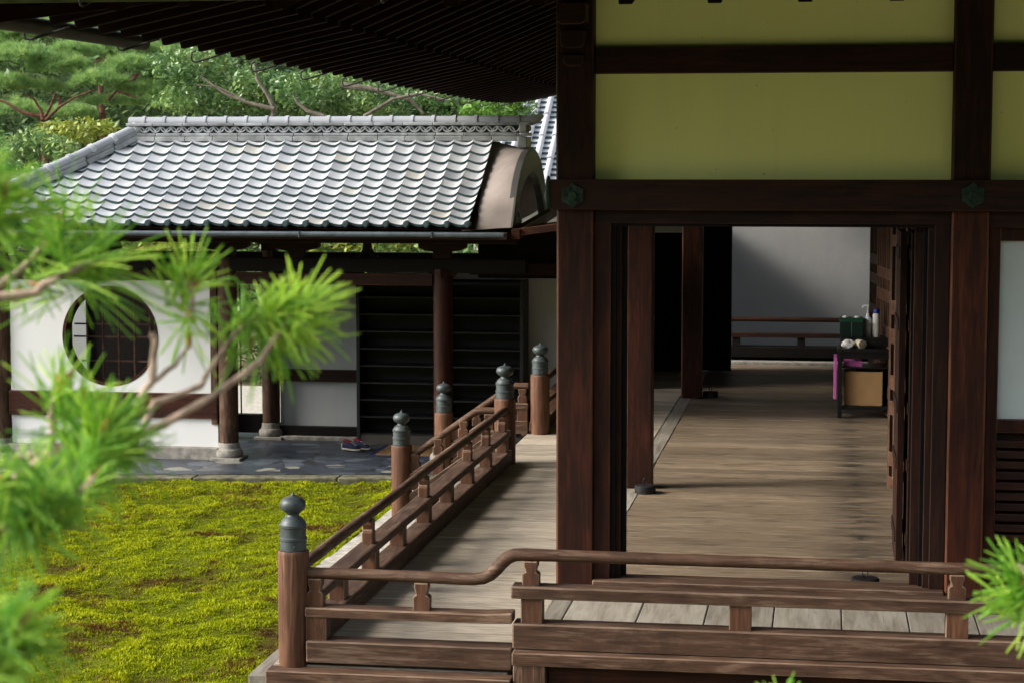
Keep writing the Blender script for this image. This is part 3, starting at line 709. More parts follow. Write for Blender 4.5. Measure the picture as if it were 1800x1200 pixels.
# stair rails
def stair_rail(y, zc, label):
    g = thing('stair_railing', (-3.55, y, ZG), label, 'railing')
    newel(g, -3.562, y, ZG-.02, .142 if y < 17 else .185, .089)
    p = [(-2.745, .452), (-2.86, .452), (-2.905, .445), (-2.94, .425), (-3.475, .045)]
    MB().tube([(a, y, b) for a, b in p], [.030, .031, .032, .031, .030], 16, .6).build('handrail', RAIL[0], g)
    def sl(z0, z1, d):                     # parallel sloping member
        return [(-2.745, z0), (-2.745, z1), (-2.93, z1), (-3.485, z1-.395), (-3.485, z0-.395), (-2.93, z0)]
    MB().prism(sl(.235, .290, 0), 'XZ', y-.05, y+.05).build('middle_rail', RAIL[0], g, .006)
    MB().prism(sl(.0, .125, 0), 'XZ', y-.055, y+.055).build('base_beam', RAIL[0], g, .006)
    for x in (-2.80, -3.02, -3.24, -3.44):
        dz = -.712*max(0, -2.93-x)
        q = vase(x, .285, .425); MB().prism([(a, b+dz) for a, b in q], 'XZ', y-.032, y+.032).build('rail_block', RAILT[2], g, .005)
        MB().prism([(x-.05, .12+dz), (x+.05, .12+dz), (x+.05, .240+dz), (x-.05, .240+dz)], 'XZ', y-.04, y+.04).build('rail_strut', RAILT[2], g, .004)
stair_rail(16.62, 0, 'nearer sloping stair railing with a bronze onion finial on its foot post')
stair_rail(18.55, 0, 'farther sloping stair railing, its foot post standing before the shoe shelf')
st = thing('wooden_stair', (-3.2, 17.6, ZG), 'short wooden stair between the two sloping railings, down to the stone path', 'stair')
for i, (z, x0) in enumerate(((-.13, -3.12), (-.29, -3.36))):
    BOX('tread', DECKY, st, x0, x0+.30, 16.73, 18.44, z-.05, z, .006)
    BOX('riser', RAIL[1], st, x0+.26, x0+.28, 16.73, 18.44, z-.2, z-.051, 0)
BOX('stringer', RAIL[1], st, -3.36, -2.9, 16.72, 16.73, -.5, -.3, 0)

# ================================================================== roofed gate across the garden
gate = thing('roofed_gate', (-5.5, 20.3, ZP), 'low roofed gate with silver grey pantiles, white plaster walls and a round window', 'gate')
YR, ZR, YEV, ZEV = 20.30, 2.80, 18.76, 1.935
def ts(s): return YEV+(YR-.02-YEV)*s, ZEV+(ZR-ZEV)*s-.045*math.sin(PI*s)
def hipx(s): return -7.17-1.55*(1-s)
PITCHX, NC, NU = .1985, 11, 10
def wave(u):
    v = (.66-u)/.66 if u < .66 else (u-.66)/.34
    return .034*abs(v)**(1.7 if u < .66 else 2.0)
tm = MB()
for j in range(NC):
    s0, s1 = j/NC, (j+1)/NC+.012
    y0, z0 = ts(s0); y1, z1 = ts(min(s1, 1))
    for c in range(29):
        xr = -3.36-PITCHX*c; xl = xr-PITCHX
        if (xl+xr)/2 < hipx((s0+s1)/2)-.06: continue
        jz = random.uniform(-.002, .003); jx = random.uniform(-.003, .003)
        L = []; U = []; D = []
        for k in range(NU+1):
            u = k/NU; w = wave(u); xx = xl+(xr-xl)*u+jx
            L.append((xx, y0-.012, z0+.026+w+jz)); U.append((xx, y1, z1+w)); D.append((xx, y0-.010, z0+.002+w+jz))
        base = len(tm.v); q = NU+1
        tone = min(1, max(0, random.gauss(.55, .22)))
        tm.add(L+U, [(k, k+1, q+k+1, q+k) for k in range(NU)], tone, True)
        tm.add(D+[(p[0], p[1]-.003, p[2]) for p in L], [(k, k+1, q+k+1, q+k) for k in range(NU)], .5, False, 1)
groof = tm.build('roof', [TILE, TILEEDGE], gate, fix=False)
for c in range(28):
    xr = -3.36-PITCHX*c-.004; m = MB()
    m.tube([(xr, YEV-.035, ZEV+.030), (xr, YEV+.03, ZEV+.036)], .033, 14, random.random())
    m.tube([(xr, YEV-.042, ZEV+.030), (xr, YEV-.034, ZEV+.030)], [.022, .025], 12, .3)
    m.build('eave_tile', TILEEDGE, groof, local=True)
m = MB()
xh = hipx(0)
m.add([(-7.17, YR, ZR-.03), (xh, YEV, ZEV-.03), (xh, 2*YR-YEV, ZEV-.03)], [(0, 1, 2)], .5)
m.add([(-3.3, YR, ZR-.03), (-7.17, YR, ZR-.03), (xh, 2*YR-YEV, ZEV-.03), (-3.3, 2*YR-YEV, ZEV-.03)], [(0, 1, 2, 3)], .5)
m.build('rear_slope', TILE, groof, 0, local=True, fix=False)
m = MB(); m.add([(-3.3, YEV, ZEV-.02), (xh, YEV, ZEV-.02), (-7.17, YR, ZR-.10), (-3.3, YR, ZR-.10)], [(0, 1, 2, 3)], .2)
m.add([(-3.3, 2*YR-YEV, ZEV-.06), (xh, 2*YR-YEV, ZEV-.06), (-7.17, YR, ZR-.10), (-3.3, YR, ZR-.10)], [(0, 1, 2, 3)], .2)
m.build('eave_lining', DARK[1], groof, 0, local=True, fix=False)
# ridge in layers, with interlaced ring tiles
m = MB(); X0, X1 = -7.22, -3.06
def course(m, x0, x1, z0, z1, hw, l=.30):
    x = x0
    while x < x1-.01:
        b = min(x+l*random.uniform(.9, 1.1), x1); m.box(x, b-.004, YR-hw, YR+hw, z0, z1+random.uniform(-.001, .001)); x = b
course(m, X0, X1, 2.775, 2.826, .125); course(m, X0, X1, 2.829, 2.860, .112)
course(m, X0-.05, X1+.08, 2.936, 2.966, .118)
m.build('ridge_course', ROOFGREY, groof, .006, local=True)
MB().box(X0+.02, X1-.02, YR-.05, YR+.05, 2.861, 2.935, .05).build('ridge_core', TILEEDGE, groof, local=True)
m = MB(); x = X0+.08
while x < X1-.06:
    for q, zz, sg in ((0, 2.866, 1), (.058, 2.931, -1)):
        m.tube([(x+q+.056*math.cos(a), YR-.062-.006*(q > 0), zz+sg*.060*math.sin(a)) for a in [PI*i/12 for i in range(13)]], .0085, 6, .8)
    x += .116
m.build('ring_tile', TILE, groof, local=True)
m = MB()
m.tube([(X0-.05, YR, 2.978)]+[(X0+.3+i*.5, YR, 2.978) for i in range(8)]+[(X1-.05, YR, 2.980), (X1+.09, YR, 2.985), (X1+.16, YR, 3.010), (X1+.20, YR, 3.045)], [.056]*10+[.052, .040, .018], 16, .05)
x = X0+.10
while x < X1: m.tube([(x, YR, 2.978), (x+.035, YR, 2.978)], [.066, .066], 16, .2*random.random()); x += .222
m.build('ridge_cap', TILE, groof, local=True)
m = MB(); hp = lambda t, dz: (-7.17-1.55*t, 20.28-1.55*t, ts(1-t)[1]+dz)
for k in range(7):
    t0, t1 = k/7, (k+.96)/7
    m.beam(hp(t0, .035), hp(t1, .035), .17, .05); m.beam(hp(t0, .083), hp(t1, .083), .14, .035)
m.build('hip_ridge', ROOFGREY, groof, .004, local=True)
m = MB(); m.tube([hp(i/10, .125) for i in range(11)], .055, 14, .1)
for k in range(9): m.tube([hp(k/9+.01, .125), hp(k/9+.028, .125)], .066, 14)
m.build('hip_cap', TILE, groof, 0, local=True)
m = MB(); m.box(X1-.04, X1+.06, YR-.15, YR+.15, 2.70, 2.82); m.box(X1-.02, X1+.075, YR-.13, YR+.13, 2.825, 2.86); m.box(X1-.03, X1+.05, YR-.115, YR+.115, 2.862, 2.955)
m.lathe((X1+.05, YR, 2.905), [(.0, -.035), (.03, -.03), (.034, 0), (.03, .03), (0, .035)], 14); m.build('ridge_end_tile', ROOFGREY, groof, .012, local=True)
# swelling copper clad gable at the hall end
ARCH = [(-1.36, 1.930), (-1.24, 2.08), (-1.12, 2.22), (-.99, 2.352), (-.85, 2.455), (-.70, 2.540), (-.545, 2.606), (-.36, 2.660), (-.18, 2.690), (0, 2.700),
        (.18, 2.688), (.36, 2.650), (.575, 2.572), (.79, 2.430), (.92, 2.320), (1.12, 2.235), (1.38, 2.185), (1.60, 2.070)]
m = MB(); n_ = len(ARCH); rows = []
NX = 7
for i, (dy, z) in enumerate(ARCH):
    s = 1-abs(dy)/1.36 if dy <= 0 else max(0, 1-dy/1.60)
    yt, zt = ts(min(1, max(0, s))); yt = yt if dy <= 0 else 2*YR-yt
    rows.append([])
    for k in range(NX+1):
        b = k/NX; e_ = b*b*(3-2*b)
        rows[-1].append((-3.42+.44*b, yt*(1-e_)+(YR+dy)*e_, (zt-.03)*(1-e_)+z*e_))
vs = [p for r_ in rows for p in r_]; q = NX+1
m.add(vs, [(i*q+k, (i+1)*q+k, (i+1)*q+k+1, i*q+k+1) for i in range(n_-1) for k in range(NX)], .5, True)
m.build('gable_cladding', COPPER, groof, local=True)
INN = [(-1.15, 1.955), (-.98, 2.12), (-.78, 2.27), (-.58, 2.362), (-.35, 2.42), (-.08, 2.455), (.12, 2.44), (.30, 2.40), (.48, 2.32), (.66, 2.20), (.80, 2.08), (.90, 1.96)]
INN2 = [INN[min(len(INN)-1, int(i*(len(INN)-1)/(n_-1)+.5))] for i in range(n_)]
m = MB(); A = [(YR+a, z) for a, z in ARCH]; B = [(YR+a, z) for a, z in INN2]
for x0, x1 in ((-3.03, -2.955),):
    vs = [(x, *p) for x in (x0, x1) for p in A+B]; K = 2*n_
    fs = []
    for i in range(n_-1):
        fs += [(K+i, K+i+1, K+n_+i+1, K+n_+i), (i, n_+i, n_+i+1, i+1), (i, i+1, K+i+1, K+i), (n_+i, K+n_+i, K+n_+i+1, n_+i+1)]
    fs += [(0, K, K+n_, n_), (n_-1, 2*n_-1, K+2*n_-1, K+n_-1)]
    m.add(vs, fs, .5)
m.build('gable_board', plain('lead_grey_sheet', (.065, .063, .061), .5, .12, 4, sp=.35, b_amt=.05), groof, .008, local=True)
MB().prism([(YR+a*1.03, z+.012) for a, z in INN], 'YZ', -3.26, -3.245).build('arch_shade_sheet', BLACK[1], groof, local=True)  # black sheet paints in the shade inside the arch opening
BOX('gutter', GUTTERM, gate, -8.3, -2.985, 18.64, 18.715, 1.842, 1.893, .018)
m = MB()
for x in (-7.6, -6.3, -5.0, -3.7): m.box(x, x+.012, 18.63, 18.72, 1.838, 1.898)
m.build('gutter_band', GUTTERM, gate)
# posts with their stone bases
def gpost(x, y, ztop, r=.098):
    p = MB().lathe((x, y, 0), [(r*.96, -.29), (r, -.27), (r, ztop)], 24).build('gate_post', RED[2] if x > -5 else RAIL[2], gate)
    b = MB().box(x-.155, x+.155, y-.155, y+.155, ZP-.02, ZP+.028)
    b.lathe((x, y, ZP+.028), [(.128, 0), (.138, .018), (.140, .05), (.128, .075), (.112, .085), (.108, .110), (.104, .145)], 28, .5)
    b.build('post_base', STONED, p, .006, local=True)
for x, y, zt in ((-5.98, 19.5, 1.60), (-3.748, 19.5, 1.50), (-5.985, 21.1, 1.6), (-8.42, 19.5, 1.6)): gpost(x, y, zt)
# walls in the near row
def holed_wall():
    cx, cz, r = -7.217, .786, .512; x0, x1, z0, z1 = -8.29, -6.155, .215, 1.358; y0, y1 = 19.46, 19.56
    m = MB(); n_ = 64; inn = []; out = []
    for k in range(n_):
        a = 2*PI*k/n_; c, s = math.cos(a), math.sin(a); inn.append((cx+r*c, cz+r*s))
        t = min(((x1-cx) if c > 0 else (cx-x0))/max(abs(c), 1e-6), ((z1-cz) if s > 0 else (cz-z0))/max(abs(s), 1e-6)); out.append((cx+t*c, cz+t*s))
    for (px, pz) in ((x0, z0), (x1, z0), (x1, z1), (x0, z1)):
        k = min(range(n_), key=lambda i: (out[i][0]-px)**2+(out[i][1]-pz)**2); out[k] = (px, pz)
    vs = [(a, y, b) for y in (y0, y1) for a, b in inn+out]; K = 2*n_; fs = []
    for k in range(n_):
        j = (k+1) % n_; fs += [(k, j, n_+j, n_+k), (K+k, K+n_+k, K+n_+j, K+j), (k, K+k, K+j, j), (n_+k, n_+j, K+n_+j, K+n_+k)]
    m.add(vs, fs, .5); w = m.build('window_wall', WHITE, gate)
    m = MB(); fs = []; vs = []
    for rr, yy in ((r+.001, 19.457), (r+.001, 19.62), (r-.032, 19.62), (r-.032, 19.457)):
        vs += [(cx+rr*math.cos(2*PI*k/n_), yy, cz+rr*math.sin(2*PI*k/n_)) for k in range(n_)]
    for t in range(4):
        for k in range(n_):
            j = (k+1) % n_; u = (t+1) % 4; fs.append((t*n_+k, t*n_+j, u*n_+j, u*n_+k))
    m.add(vs, fs, .6); rw = m.build('round_window', RED[0], w, local=True)
    m = MB()
    for i in range(-2, 3):
        x = cx+.17*i; hh = math.sqrt(r*r-(x-cx)**2)-.02; m.box(x-.009, x+.009, 19.70, 19.715, cz-hh, cz+hh)
    for dz in (-.28, -.03, .10): 
        hh = math.sqrt(r*r-dz*dz)-.02; m.box(cx-hh, cx+hh, 19.716, 19.728, cz+dz-.009, cz+dz+.009)
    m.build('window_lattice', RAIL[0], w, local=True)
holed_wall()
BOX('wall_post', RAIL[2], gate, -6.152, -6.085, 19.45, 19.57, -.10, 1.36, .005)
BOX('wall_rail', RED[0], gate, -8.32, -6.09, 19.44, 19.58, -.04, .213, .006)
BOX('wall_rail', DARK[0], gate, -8.32, -6.09, 19.44, 19.58, 1.36, 1.46, .006)
BOX('wall_panel', WHITE, gate, -8.30, -6.085, 19.47, 19.55, -.335, -.042, 0)
BOX('wall_plinth', STONED, gate, -8.34, -6.07, 19.42, 19.60, ZP-.01, -.337, .01)
BOX('wall_panel', WHITE, gate, -11.5, -8.54, 19.47, 19.55, .05, 1.40, 0)
BOX('wall_rail', RED[0], gate, -11.5, -8.52, 19.44, 19.58, 1.401, 1.50, .005)
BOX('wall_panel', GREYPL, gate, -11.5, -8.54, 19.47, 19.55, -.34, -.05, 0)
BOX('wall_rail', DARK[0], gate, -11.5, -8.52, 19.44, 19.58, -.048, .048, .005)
BOX('wall_panel', BLACK[2], gate, -8.3, -6.6, 20.9, 20.95, -.3, 1.5, 0)  # black sheet standing in for the dark interior behind the round window
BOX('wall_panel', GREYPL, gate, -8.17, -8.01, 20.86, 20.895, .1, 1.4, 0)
# beams over the passage
BOX('gate_lintel', RED[0], gate, -5.885, -3.848, 19.44, 19.56, 1.333, 1.447, .006)
BOX('tie_beam', BLACK[0], gate, -8.9, -2.9, 19.42, 19.58, 1.462, 1.600, .006)
BOX('tie_beam', BLACK[0], gate, -8.9, -2.9, 21.02, 21.18, 1.40, 1.585, .006)
BOX('purlin', DARK[0], gate, -8.9, -3.0, 19.43, 19.57, 1.752, 1.86, .006)
BOX('purlin', BLACK[0], gate, -8.9, -3.0, 21.04, 21.16, 1.76, 1.86, .006)
BOX('purlin', DARK[0], gate, -8.9, -3.0, 18.86, 18.94, 1.815, 1.885, .004)
def frogleg(x, y, s=1.):
    h = .152; pts = [(-.27, 0), (-.24, .03), (-.16, .05), (-.10, .085), (-.08, h), (.08, h), (.10, .085), (.16, .05), (.24, .03), (.27, 0), (.12, .0), (.07, .05), (-.07, .05), (-.12, 0)]
    MB().prism([(x+a*s, 1.600+b) for a, b in pts], 'XZ', y-.05, y+.05).build('frog_leg_strut', BLACK[0], gate, .004)
def boat(x, y):
    pts = [(-.24, .152), (-.24, .11), (-.18, .085), (-.09, .07), (-.085, .0), (.085, .0), (.09, .07), (.18, .085), (.24, .11), (.24, .152)]
    MB().prism([(x+a, 1.600+b) for a, b in pts], 'XZ', y-.055, y+.055).build('bracket_arm', DARK[0], gate, .004)
boat(-3.75, 19.5); boat(-5.98, 19.5); boat(-5.25, 19.5); frogleg(-4.52, 19.5, .42); boat(-8.42, 19.5); frogleg(-7.2, 19.5, 1.)
boat(-5.98, 21.1)
MB().lathe((-3.748, 19.5, 0), [(.098, 1.40), (.15, 1.46), (.15, 1.50)], 4).build('bearing_block', RED[0], gate)
BOX('link_board', BLACK[0], gate, -3.55, -2.30, 20.4, 20.45, 1.36, 1.93, 0)
BOX('link_beam', DARK[0], gate, -3.62, -2.30, 20.28, 20.39, 1.40, 1.52, .006)
m = MB()
for k in range(5): m.beam((-2.96, 19.0+.42*k, 1.88), (-2.2, 19.0+.42*k, 1.98), .06, .07)
m.beam((-2.93, 18.95, 1.87), (-2.93, 21.7, 2.02), .08, .10)
m.build('link_rafter', RED[0], gate, .004)
# rear row: plaster panels either side of the shoe shelf
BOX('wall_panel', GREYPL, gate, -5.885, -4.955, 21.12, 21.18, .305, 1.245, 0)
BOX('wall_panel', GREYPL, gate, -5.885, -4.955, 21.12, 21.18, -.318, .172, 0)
BOX('wall_rail', DARK[0], gate, -5.885, -4.955, 21.08, 21.2, .174, .303, .004)
BOX('wall_rail', BLACK[0], gate, -5.885, -4.94, 21.06, 21.2, -.42, -.320, .004)
BOX('wall_rail', DARK[0], gate, -5.885, -4.94, 21.07, 21.19, 1.247, 1.399, .004)
BOX('wall_plinth', STONED, gate, -5.86, -4.9, 20.98, 21.25, ZP-.01, -.422, .008)
BOX('gate_sill', BLACK[0], gate, -8.4, -6.09, 21.05, 21.17, -.40, -.20, .005)
BOX('wall_panel', WHITE, gate, -4.92, -2.5, 21.19, 21.25, .0, 1.399, 0)
BOX('wall_rail', BLACK[0], gate, -4.92, -2.5, 21.16, 21.27, -.5, -.002, 0)
m = MB()
m.box(-6.62, -6.59, 21.08, 21.11, -.2, 1.4); m.box(-6.33, -6.315, 21.08, 21.095, -.2, 1.4)
m.build('gate_bar', DARK[2], gate, .003)

# ---- shoe shelf
ss = thing('shoe_shelf', (-4.03, 20.9, ZP), 'tall black open shoe shelf behind the gate post, reaching almost to the lintel', 'shelf')
BOX('back_panel', SHELFM, ss, -4.93, -3.13, 21.13, 21.155, ZP+.02, 1.30, 0)
for x in (-4.945, -4.02, -3.165): BOX('side_panel', SHELFE, ss, x-.001, x+.035, 20.78, 21.128, ZP, 1.31, .003)
zs = [1.275]+[1.312-.184*k for k in range(1, 10)]
for z in zs:
    MB().box(-4.909, -4.022, 20.80, 21.127, z-.016, z).box(-3.984, -3.167, 20.80, 21.127, z-.016, z).build('shelf_board', SHELFE, ss, .002)
BOX('kick_board', plain('grey_brown_board', (.10, .085, .07), .7, .1, 6), ss, -4.909, -3.167, 20.79, 20.80, ZP+.0, ZP+.10, .002)
m = MB(); m.box(-4.62, -3.27, 19.86, 20.70, ZP, ZP+.012, .3); 
dm = thing('doormat', (-3.95, 20.28, ZP), 'brown coir doormat with a navy border in front of the shoe shelf', 'doormat')
m.build('mat_border', NAVY, dm, .004); MB().box(-4.55, -3.34, 19.92, 20.64, ZP+.0121, ZP+.02, .4).build('mat_pile', COIR, dm, .003)
def sneaker(x, y, ang, label):
    t = thing('sneaker', (x, y, ZP), label, 'shoe', 'pair of navy sneakers')
    t.rotation_euler = (0, 0, ang); t.scale = (.84, .84, .84)
    def loft(secs, seg=14):
        m = MB(); vs = []; fs = []
        for (u, w, z0, z1) in secs:
            for k in range(seg):
                a = 2*PI*k/seg; vs.append((u, w*math.cos(a)*(1 if abs(math.cos(a)) < .8 else 1), (z0+z1)/2+(z1-z0)/2*math.sin(a)))
        for i in range(len(secs)-1):
            for k in range(seg): fs.append((i*seg+k, i*seg+(k+1) % seg, (i+1)*seg+(k+1) % seg, (i+1)*seg+k))
        fs += [tuple(range(seg))[::-1], tuple((len(secs)-1)*seg+k for k in range(seg))]
        return m.add(vs, fs, .5, True)
    loft([(-.135, .012, .0, .05), (-.125, .035, .0, .035), (-.05, .042, .0, .034), (.05, .047, 0, .032), (.11, .040, .0, .035), (.145, .015, .012, .035)]).build('sole', SOLE, t, local=True)
    loft([(-.128, .020, .02, .095), (-.10, .036, .02, .125), (-.05, .040, .02, .115), (.0, .043, .02, .105), (.05, .045, .02, .08), (.10, .040, .02, .06), (.135, .016, .02, .045)]).build('upper', NAVY, t, local=True)
    loft([(-.118, .016, .10, .135), (-.08, .030, .10, .142), (-.03, .032, .09, .130), (.01, .024, .09, .115)]).build('lining', REDF, t, local=True)
    m = MB()
    for k in range(4): m.box(.012+.018*k, .020+.018*k, -.026, .026, .104-.011*k, .110-.011*k)
    m.build('laces', TISSUE, t, .001, local=True)
    m = MB().box(-.142, -.126, -.024, .024, .03, .085); m.build('heel_patch', CREAM, t, .004, local=True)
    MB().tube([(-.1445, 0, .058), (-.1415, 0, .058)], .011, 10).build('heel_dot', ORANGE, t, local=True)
sneaker(-4.885, 20.27, R(-22), 'left navy sneaker with a red lining and cream heel on the slate paving')
sneaker(-4.80, 20.37, R(-28), 'right navy sneaker with white laces, toe almost touching the doormat')

# ================================================================== things in the corridor
def weight(x, y, z, label, rr=.082, hh=.062):
    t = thing('door_weight', (x, y, z), label, 'weight', 'round iron weights on the floor')
    MB().lathe((0, 0, 0), [(rr, 0), (rr+.001, hh-.006), (rr-.006, hh), (.012, hh+.001)], 32, .5).build('weight_body', IRON, t, .0, local=True)
    MB().tube([(.0+.017*math.sin(a)*.9, .017*math.sin(a)*.4, hh+.030-.030*math.cos(a)) for a in [2*PI*i/18 for i in range(19)]], .0028, 8, .5).build('ring_handle', IRON, t, local=True)
weight(-1.345, 15.29, 0, 'round black iron weight on the floor before the nearer corridor pillar')
weight(-1.205, 21.78, 0, 'round black iron weight beside the foot of the farther corridor pillar')
weight(.275, 12.05, .003, 'round black iron weight just behind the threshold, half hidden by the front railing', .084, .055)
tb = thing('side_table', (.45, 20.4, 0), 'small black lacquered table crowded with boxes and bottles by the lattice doors', 'table')
BOX('table_top', BLACKLAC, tb, .150, .80, 20.15, 20.68, .66, .70, .004)
for x in (.158, .752):
    for y in (20.16, 20.63): BOX('leg', BLACKLAC, tb, x, x+.042, y, y+.042, 0, .659, .003)
BOX('apron', BLACKLAC, tb, .201, .751, 20.165, 20.19, .60, .659, .002)
BOX('lower_shelf', BLACKLAC, tb, .17, .78, 20.18, 20.66, .085, .125, .003)
BOX('upper_shelf', BLACKLAC, tb, .201, .75, 20.20, 20.64, .50, .515, .002)
def single(m, name, mat, label, cat, group=None, bevel=.003):
    return tag(m.build(name, mat, None, bevel), label, cat, group)
single(MB().box(.18, .78, 20.33, 20.64, .701, .80), 'black_case', BLACKLAC, 'low black case lying on the table under the green tissue boxes', 'case')
for i, (x, l) in enumerate(((.172, 'dark green tissue box at the table corner with white tissue showing'), (.292, 'dark green tissue box between its twin and the pump bottle'))):
    t = thing('tissue_box', (x+.055, 20.44, .80), l, 'tissue box', 'green tissue boxes on the table')
    BOX('box_body', GREENB, t, x, x+.113, 20.35, 20.54, .801, .985, .003)
    BOX('box_lid', plain('green_lid', (.012, .065, .038), .5, .1, 9, sp=.3, b_amt=0), t, x-.002, x+.115, 20.348, 20.542, .95, .992, .003)
    m = MB(); m.lathe((x+.055, 20.44, .99), [(.034, 0), (.030, .010), (.016, .018), (.002, .020)], 10); m.build('tissue', TISSUE, t)
def crumple(name, c, r, sq, mat, label, cat):
    m = MB(); vs = []; fs = []; ns, nr = 16, 9
    for i in range(nr):
        p = PI*i/(nr-1)
        for k in range(ns):
            a = 2*PI*k/ns; q = r*(1+.16*math.sin(3*a+2*p)+.10*math.sin(5*a+i))
            vs.append((c[0]+q*sq*math.sin(p)*math.cos(a), c[1]+q*math.sin(p)*math.sin(a), c[2]+q*.8*math.cos(p)))
    for i in range(nr-1):
        for k in range(ns): fs.append((i*ns+k, i*ns+(k+1) % ns, (i+1)*ns+(k+1) % ns, (i+1)*ns+k))
    m.add(vs, fs, .5, True); tag(m.build(name, mat), label, cat)
crumple('crumpled_cloth', (.252, 20.24, .742), .048, 1.25, TISSUE, 'crumpled white cloth on the front edge of the table', 'cloth')
m = MB(); m.tube([(.355, 20.30, .742), (.40, 20.20, .742)], [.042, .042], 20); m.tube([(.396, 20.21, .742), (.402, 20.197, .742)], [.018, .018], 14, 0.)
tag(m.build('cloth_roll', CREAM), 'cream cloth roll lying beside the crumpled white cloth', 'cloth')
pb = thing('pump_bottle', (.452, 20.48, .80), 'clear pump dispenser bottle with a hooked spout on the table', 'bottle')
MB().lathe((.452, 20.48, .80), [(.042, 0), (.044, .01), (.044, .14), (.036, .18), (.016, .205), (.014, .23)], 20).build('bottle_body', CLEARP, pb)
m = MB(); m.tube([(.452, 20.48, 1.03), (.452, 20.48, 1.105)], .007, 8); m.tube([(.462, 20.48, 1.11), (.43, 20.48, 1.112), (.405, 20.48, 1.106), (.400, 20.48, 1.088)], .009, 8)
m.build('pump_head', TISSUE, pb)
lb = thing('lotion_bottle', (.538, 20.44, .80), 'white bottle with a blue cap beside the pump dispenser', 'bottle')
MB().lathe((.538, 20.44, .80), [(.036, 0), (.038, .01), (.038, .22), (.030, .235)], 20).build('bottle_body', TISSUE, lb)
MB().lathe((.538, 20.44, 1.036), [(.031, 0), (.031, .038), (.026, .044)], 20).build('bottle_cap', BLUEP, lb)
cb = thing('cardboard_box', (.38, 20.4, .126), 'open brown cardboard box on the lower shelf of the table', 'box')
m = MB(); m.box(.222, .60, 20.22, 20.225, .126, .465); m.box(.222, .60, 20.56, 20.565, .126, .465); m.box(.222, .227, 20.2251, 20.5599, .126, .465); m.box(.595, .60, 20.2251, 20.5599, .126, .465); m.box(.2271, .5949, 20.2251, 20.5599, .126, .132)
m.build('box_body', CARD, cb); m = MB(); m.beam((.2245, 20.39, .462), (.212, 20.39, .30), .30, .004); m.build('box_flap', CARD, cb)
crumple('paper_wad', (.29, 20.36, .455), .05, 1., CREAM, 'cream paper wad poking out of the cardboard box', 'paper')
single(MB().box(.118, .148, 20.17, 20.50, .19, .615), 'paper_bag', PINK, 'bright pink paper bag hanging on the left side of the table', 'bag')
single(MB().box(.215, .40, 20.23, 20.45, .516, .575), 'gift_packet', PINK, 'flat pink packet on the shelf just under the table top', 'packet')

# ================================================================== buildings beyond
wb = thing('plaster_wall', (-.5, 33, ZG), 'tall white plaster wall closing the view at the end of the corridor', 'wall')
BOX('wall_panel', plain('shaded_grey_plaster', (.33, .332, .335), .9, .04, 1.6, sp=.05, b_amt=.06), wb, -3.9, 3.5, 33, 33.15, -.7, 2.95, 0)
BOX('side_wall', GREYPL, wb, -2.66, -2.60, 27.6, 31.5, -.7, 3.70, 0)  # unseen side wall, added to cut sky light on the far wall
BOX('side_wall', GREYPL, wb, -2.66, -2.60, 32.95, 33.5, -.7, 3.70, 0)  # unseen end piece, added past the slot left for the sun
BOX('wall_panel', WHITE, wb, -2.1, -2.0, 27.6, 32.999, -.7, 1.73, 0)  # unseen return wall, height shaped to cast the diagonal shadow
BOX('eave', DARK[0], wb, -2.72, 4.5, 27.7, 33.6, 3.705, 3.80, 0)  # unseen cover, added to keep sky light off the far wall
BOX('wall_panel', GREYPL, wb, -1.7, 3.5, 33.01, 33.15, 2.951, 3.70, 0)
bh = thing('tiled_house', (-5.3, 36, ZG), 'house behind the gate with a steep roof of round ribbed grey tiles', 'house')
m = MB(); Y0, Z0, Y1, Z1 = 33.7, 1.75, 38.8, 4.96; xs0, xs1 = -6.6, -4.06
nc = 34
for j in range(nc):
    a, b = j/nc, (j+1)/nc+.004
    m.add([(xs0, Y0+(Y1-Y0)*a, Z0+(Z1-Z0)*a+.05), (xs1, Y0+(Y1-Y0)*a, Z0+(Z1-Z0)*a+.05), (xs1, Y0+(Y1-Y0)*b, Z0+(Z1-Z0)*b), (xs0, Y0+(Y1-Y0)*b, Z0+(Z1-Z0)*b)], [(0, 1, 2, 3)], random.gauss(.4, .12))
    m.add([(xs0, Y0+(Y1-Y0)*a-.004, Z0+(Z1-Z0)*a), (xs1, Y0+(Y1-Y0)*a-.004, Z0+(Z1-Z0)*a), (xs1, Y0+(Y1-Y0)*a-.004, Z0+(Z1-Z0)*a+.05), (xs0, Y0+(Y1-Y0)*a-.004, Z0+(Z1-Z0)*a+.05)], [(0, 1, 2, 3)], .5, False, 1)
x = xs1-.02
while x > xs0:
    for j in range(8):
        a, b = j/8, (j+.985)/8; m.tube([(x, Y0+(Y1-Y0)*a-.03, Z0+(Z1-Z0)*a+.065), (x, Y0+(Y1-Y0)*b, Z0+(Z1-Z0)*b+.055)], [.062, .055], 10, random.gauss(.62, .12))
    x -= .236
m.build('roof', [TILE, TILEEDGE], bh, 0, fix=False)
m = MB(); m.add([(xs0, Y1, Z1), (xs1, Y1, Z1), (xs1, Y1+5, Z0), (xs0, Y1+5, Z0)], [(0, 1, 2, 3)], .4); m.build('rear_roof', TILE, bh)
BOX('wall', WHITE, bh, xs0+.5, xs1-.3, 34.6, 43, -.6, 2.2, 0)

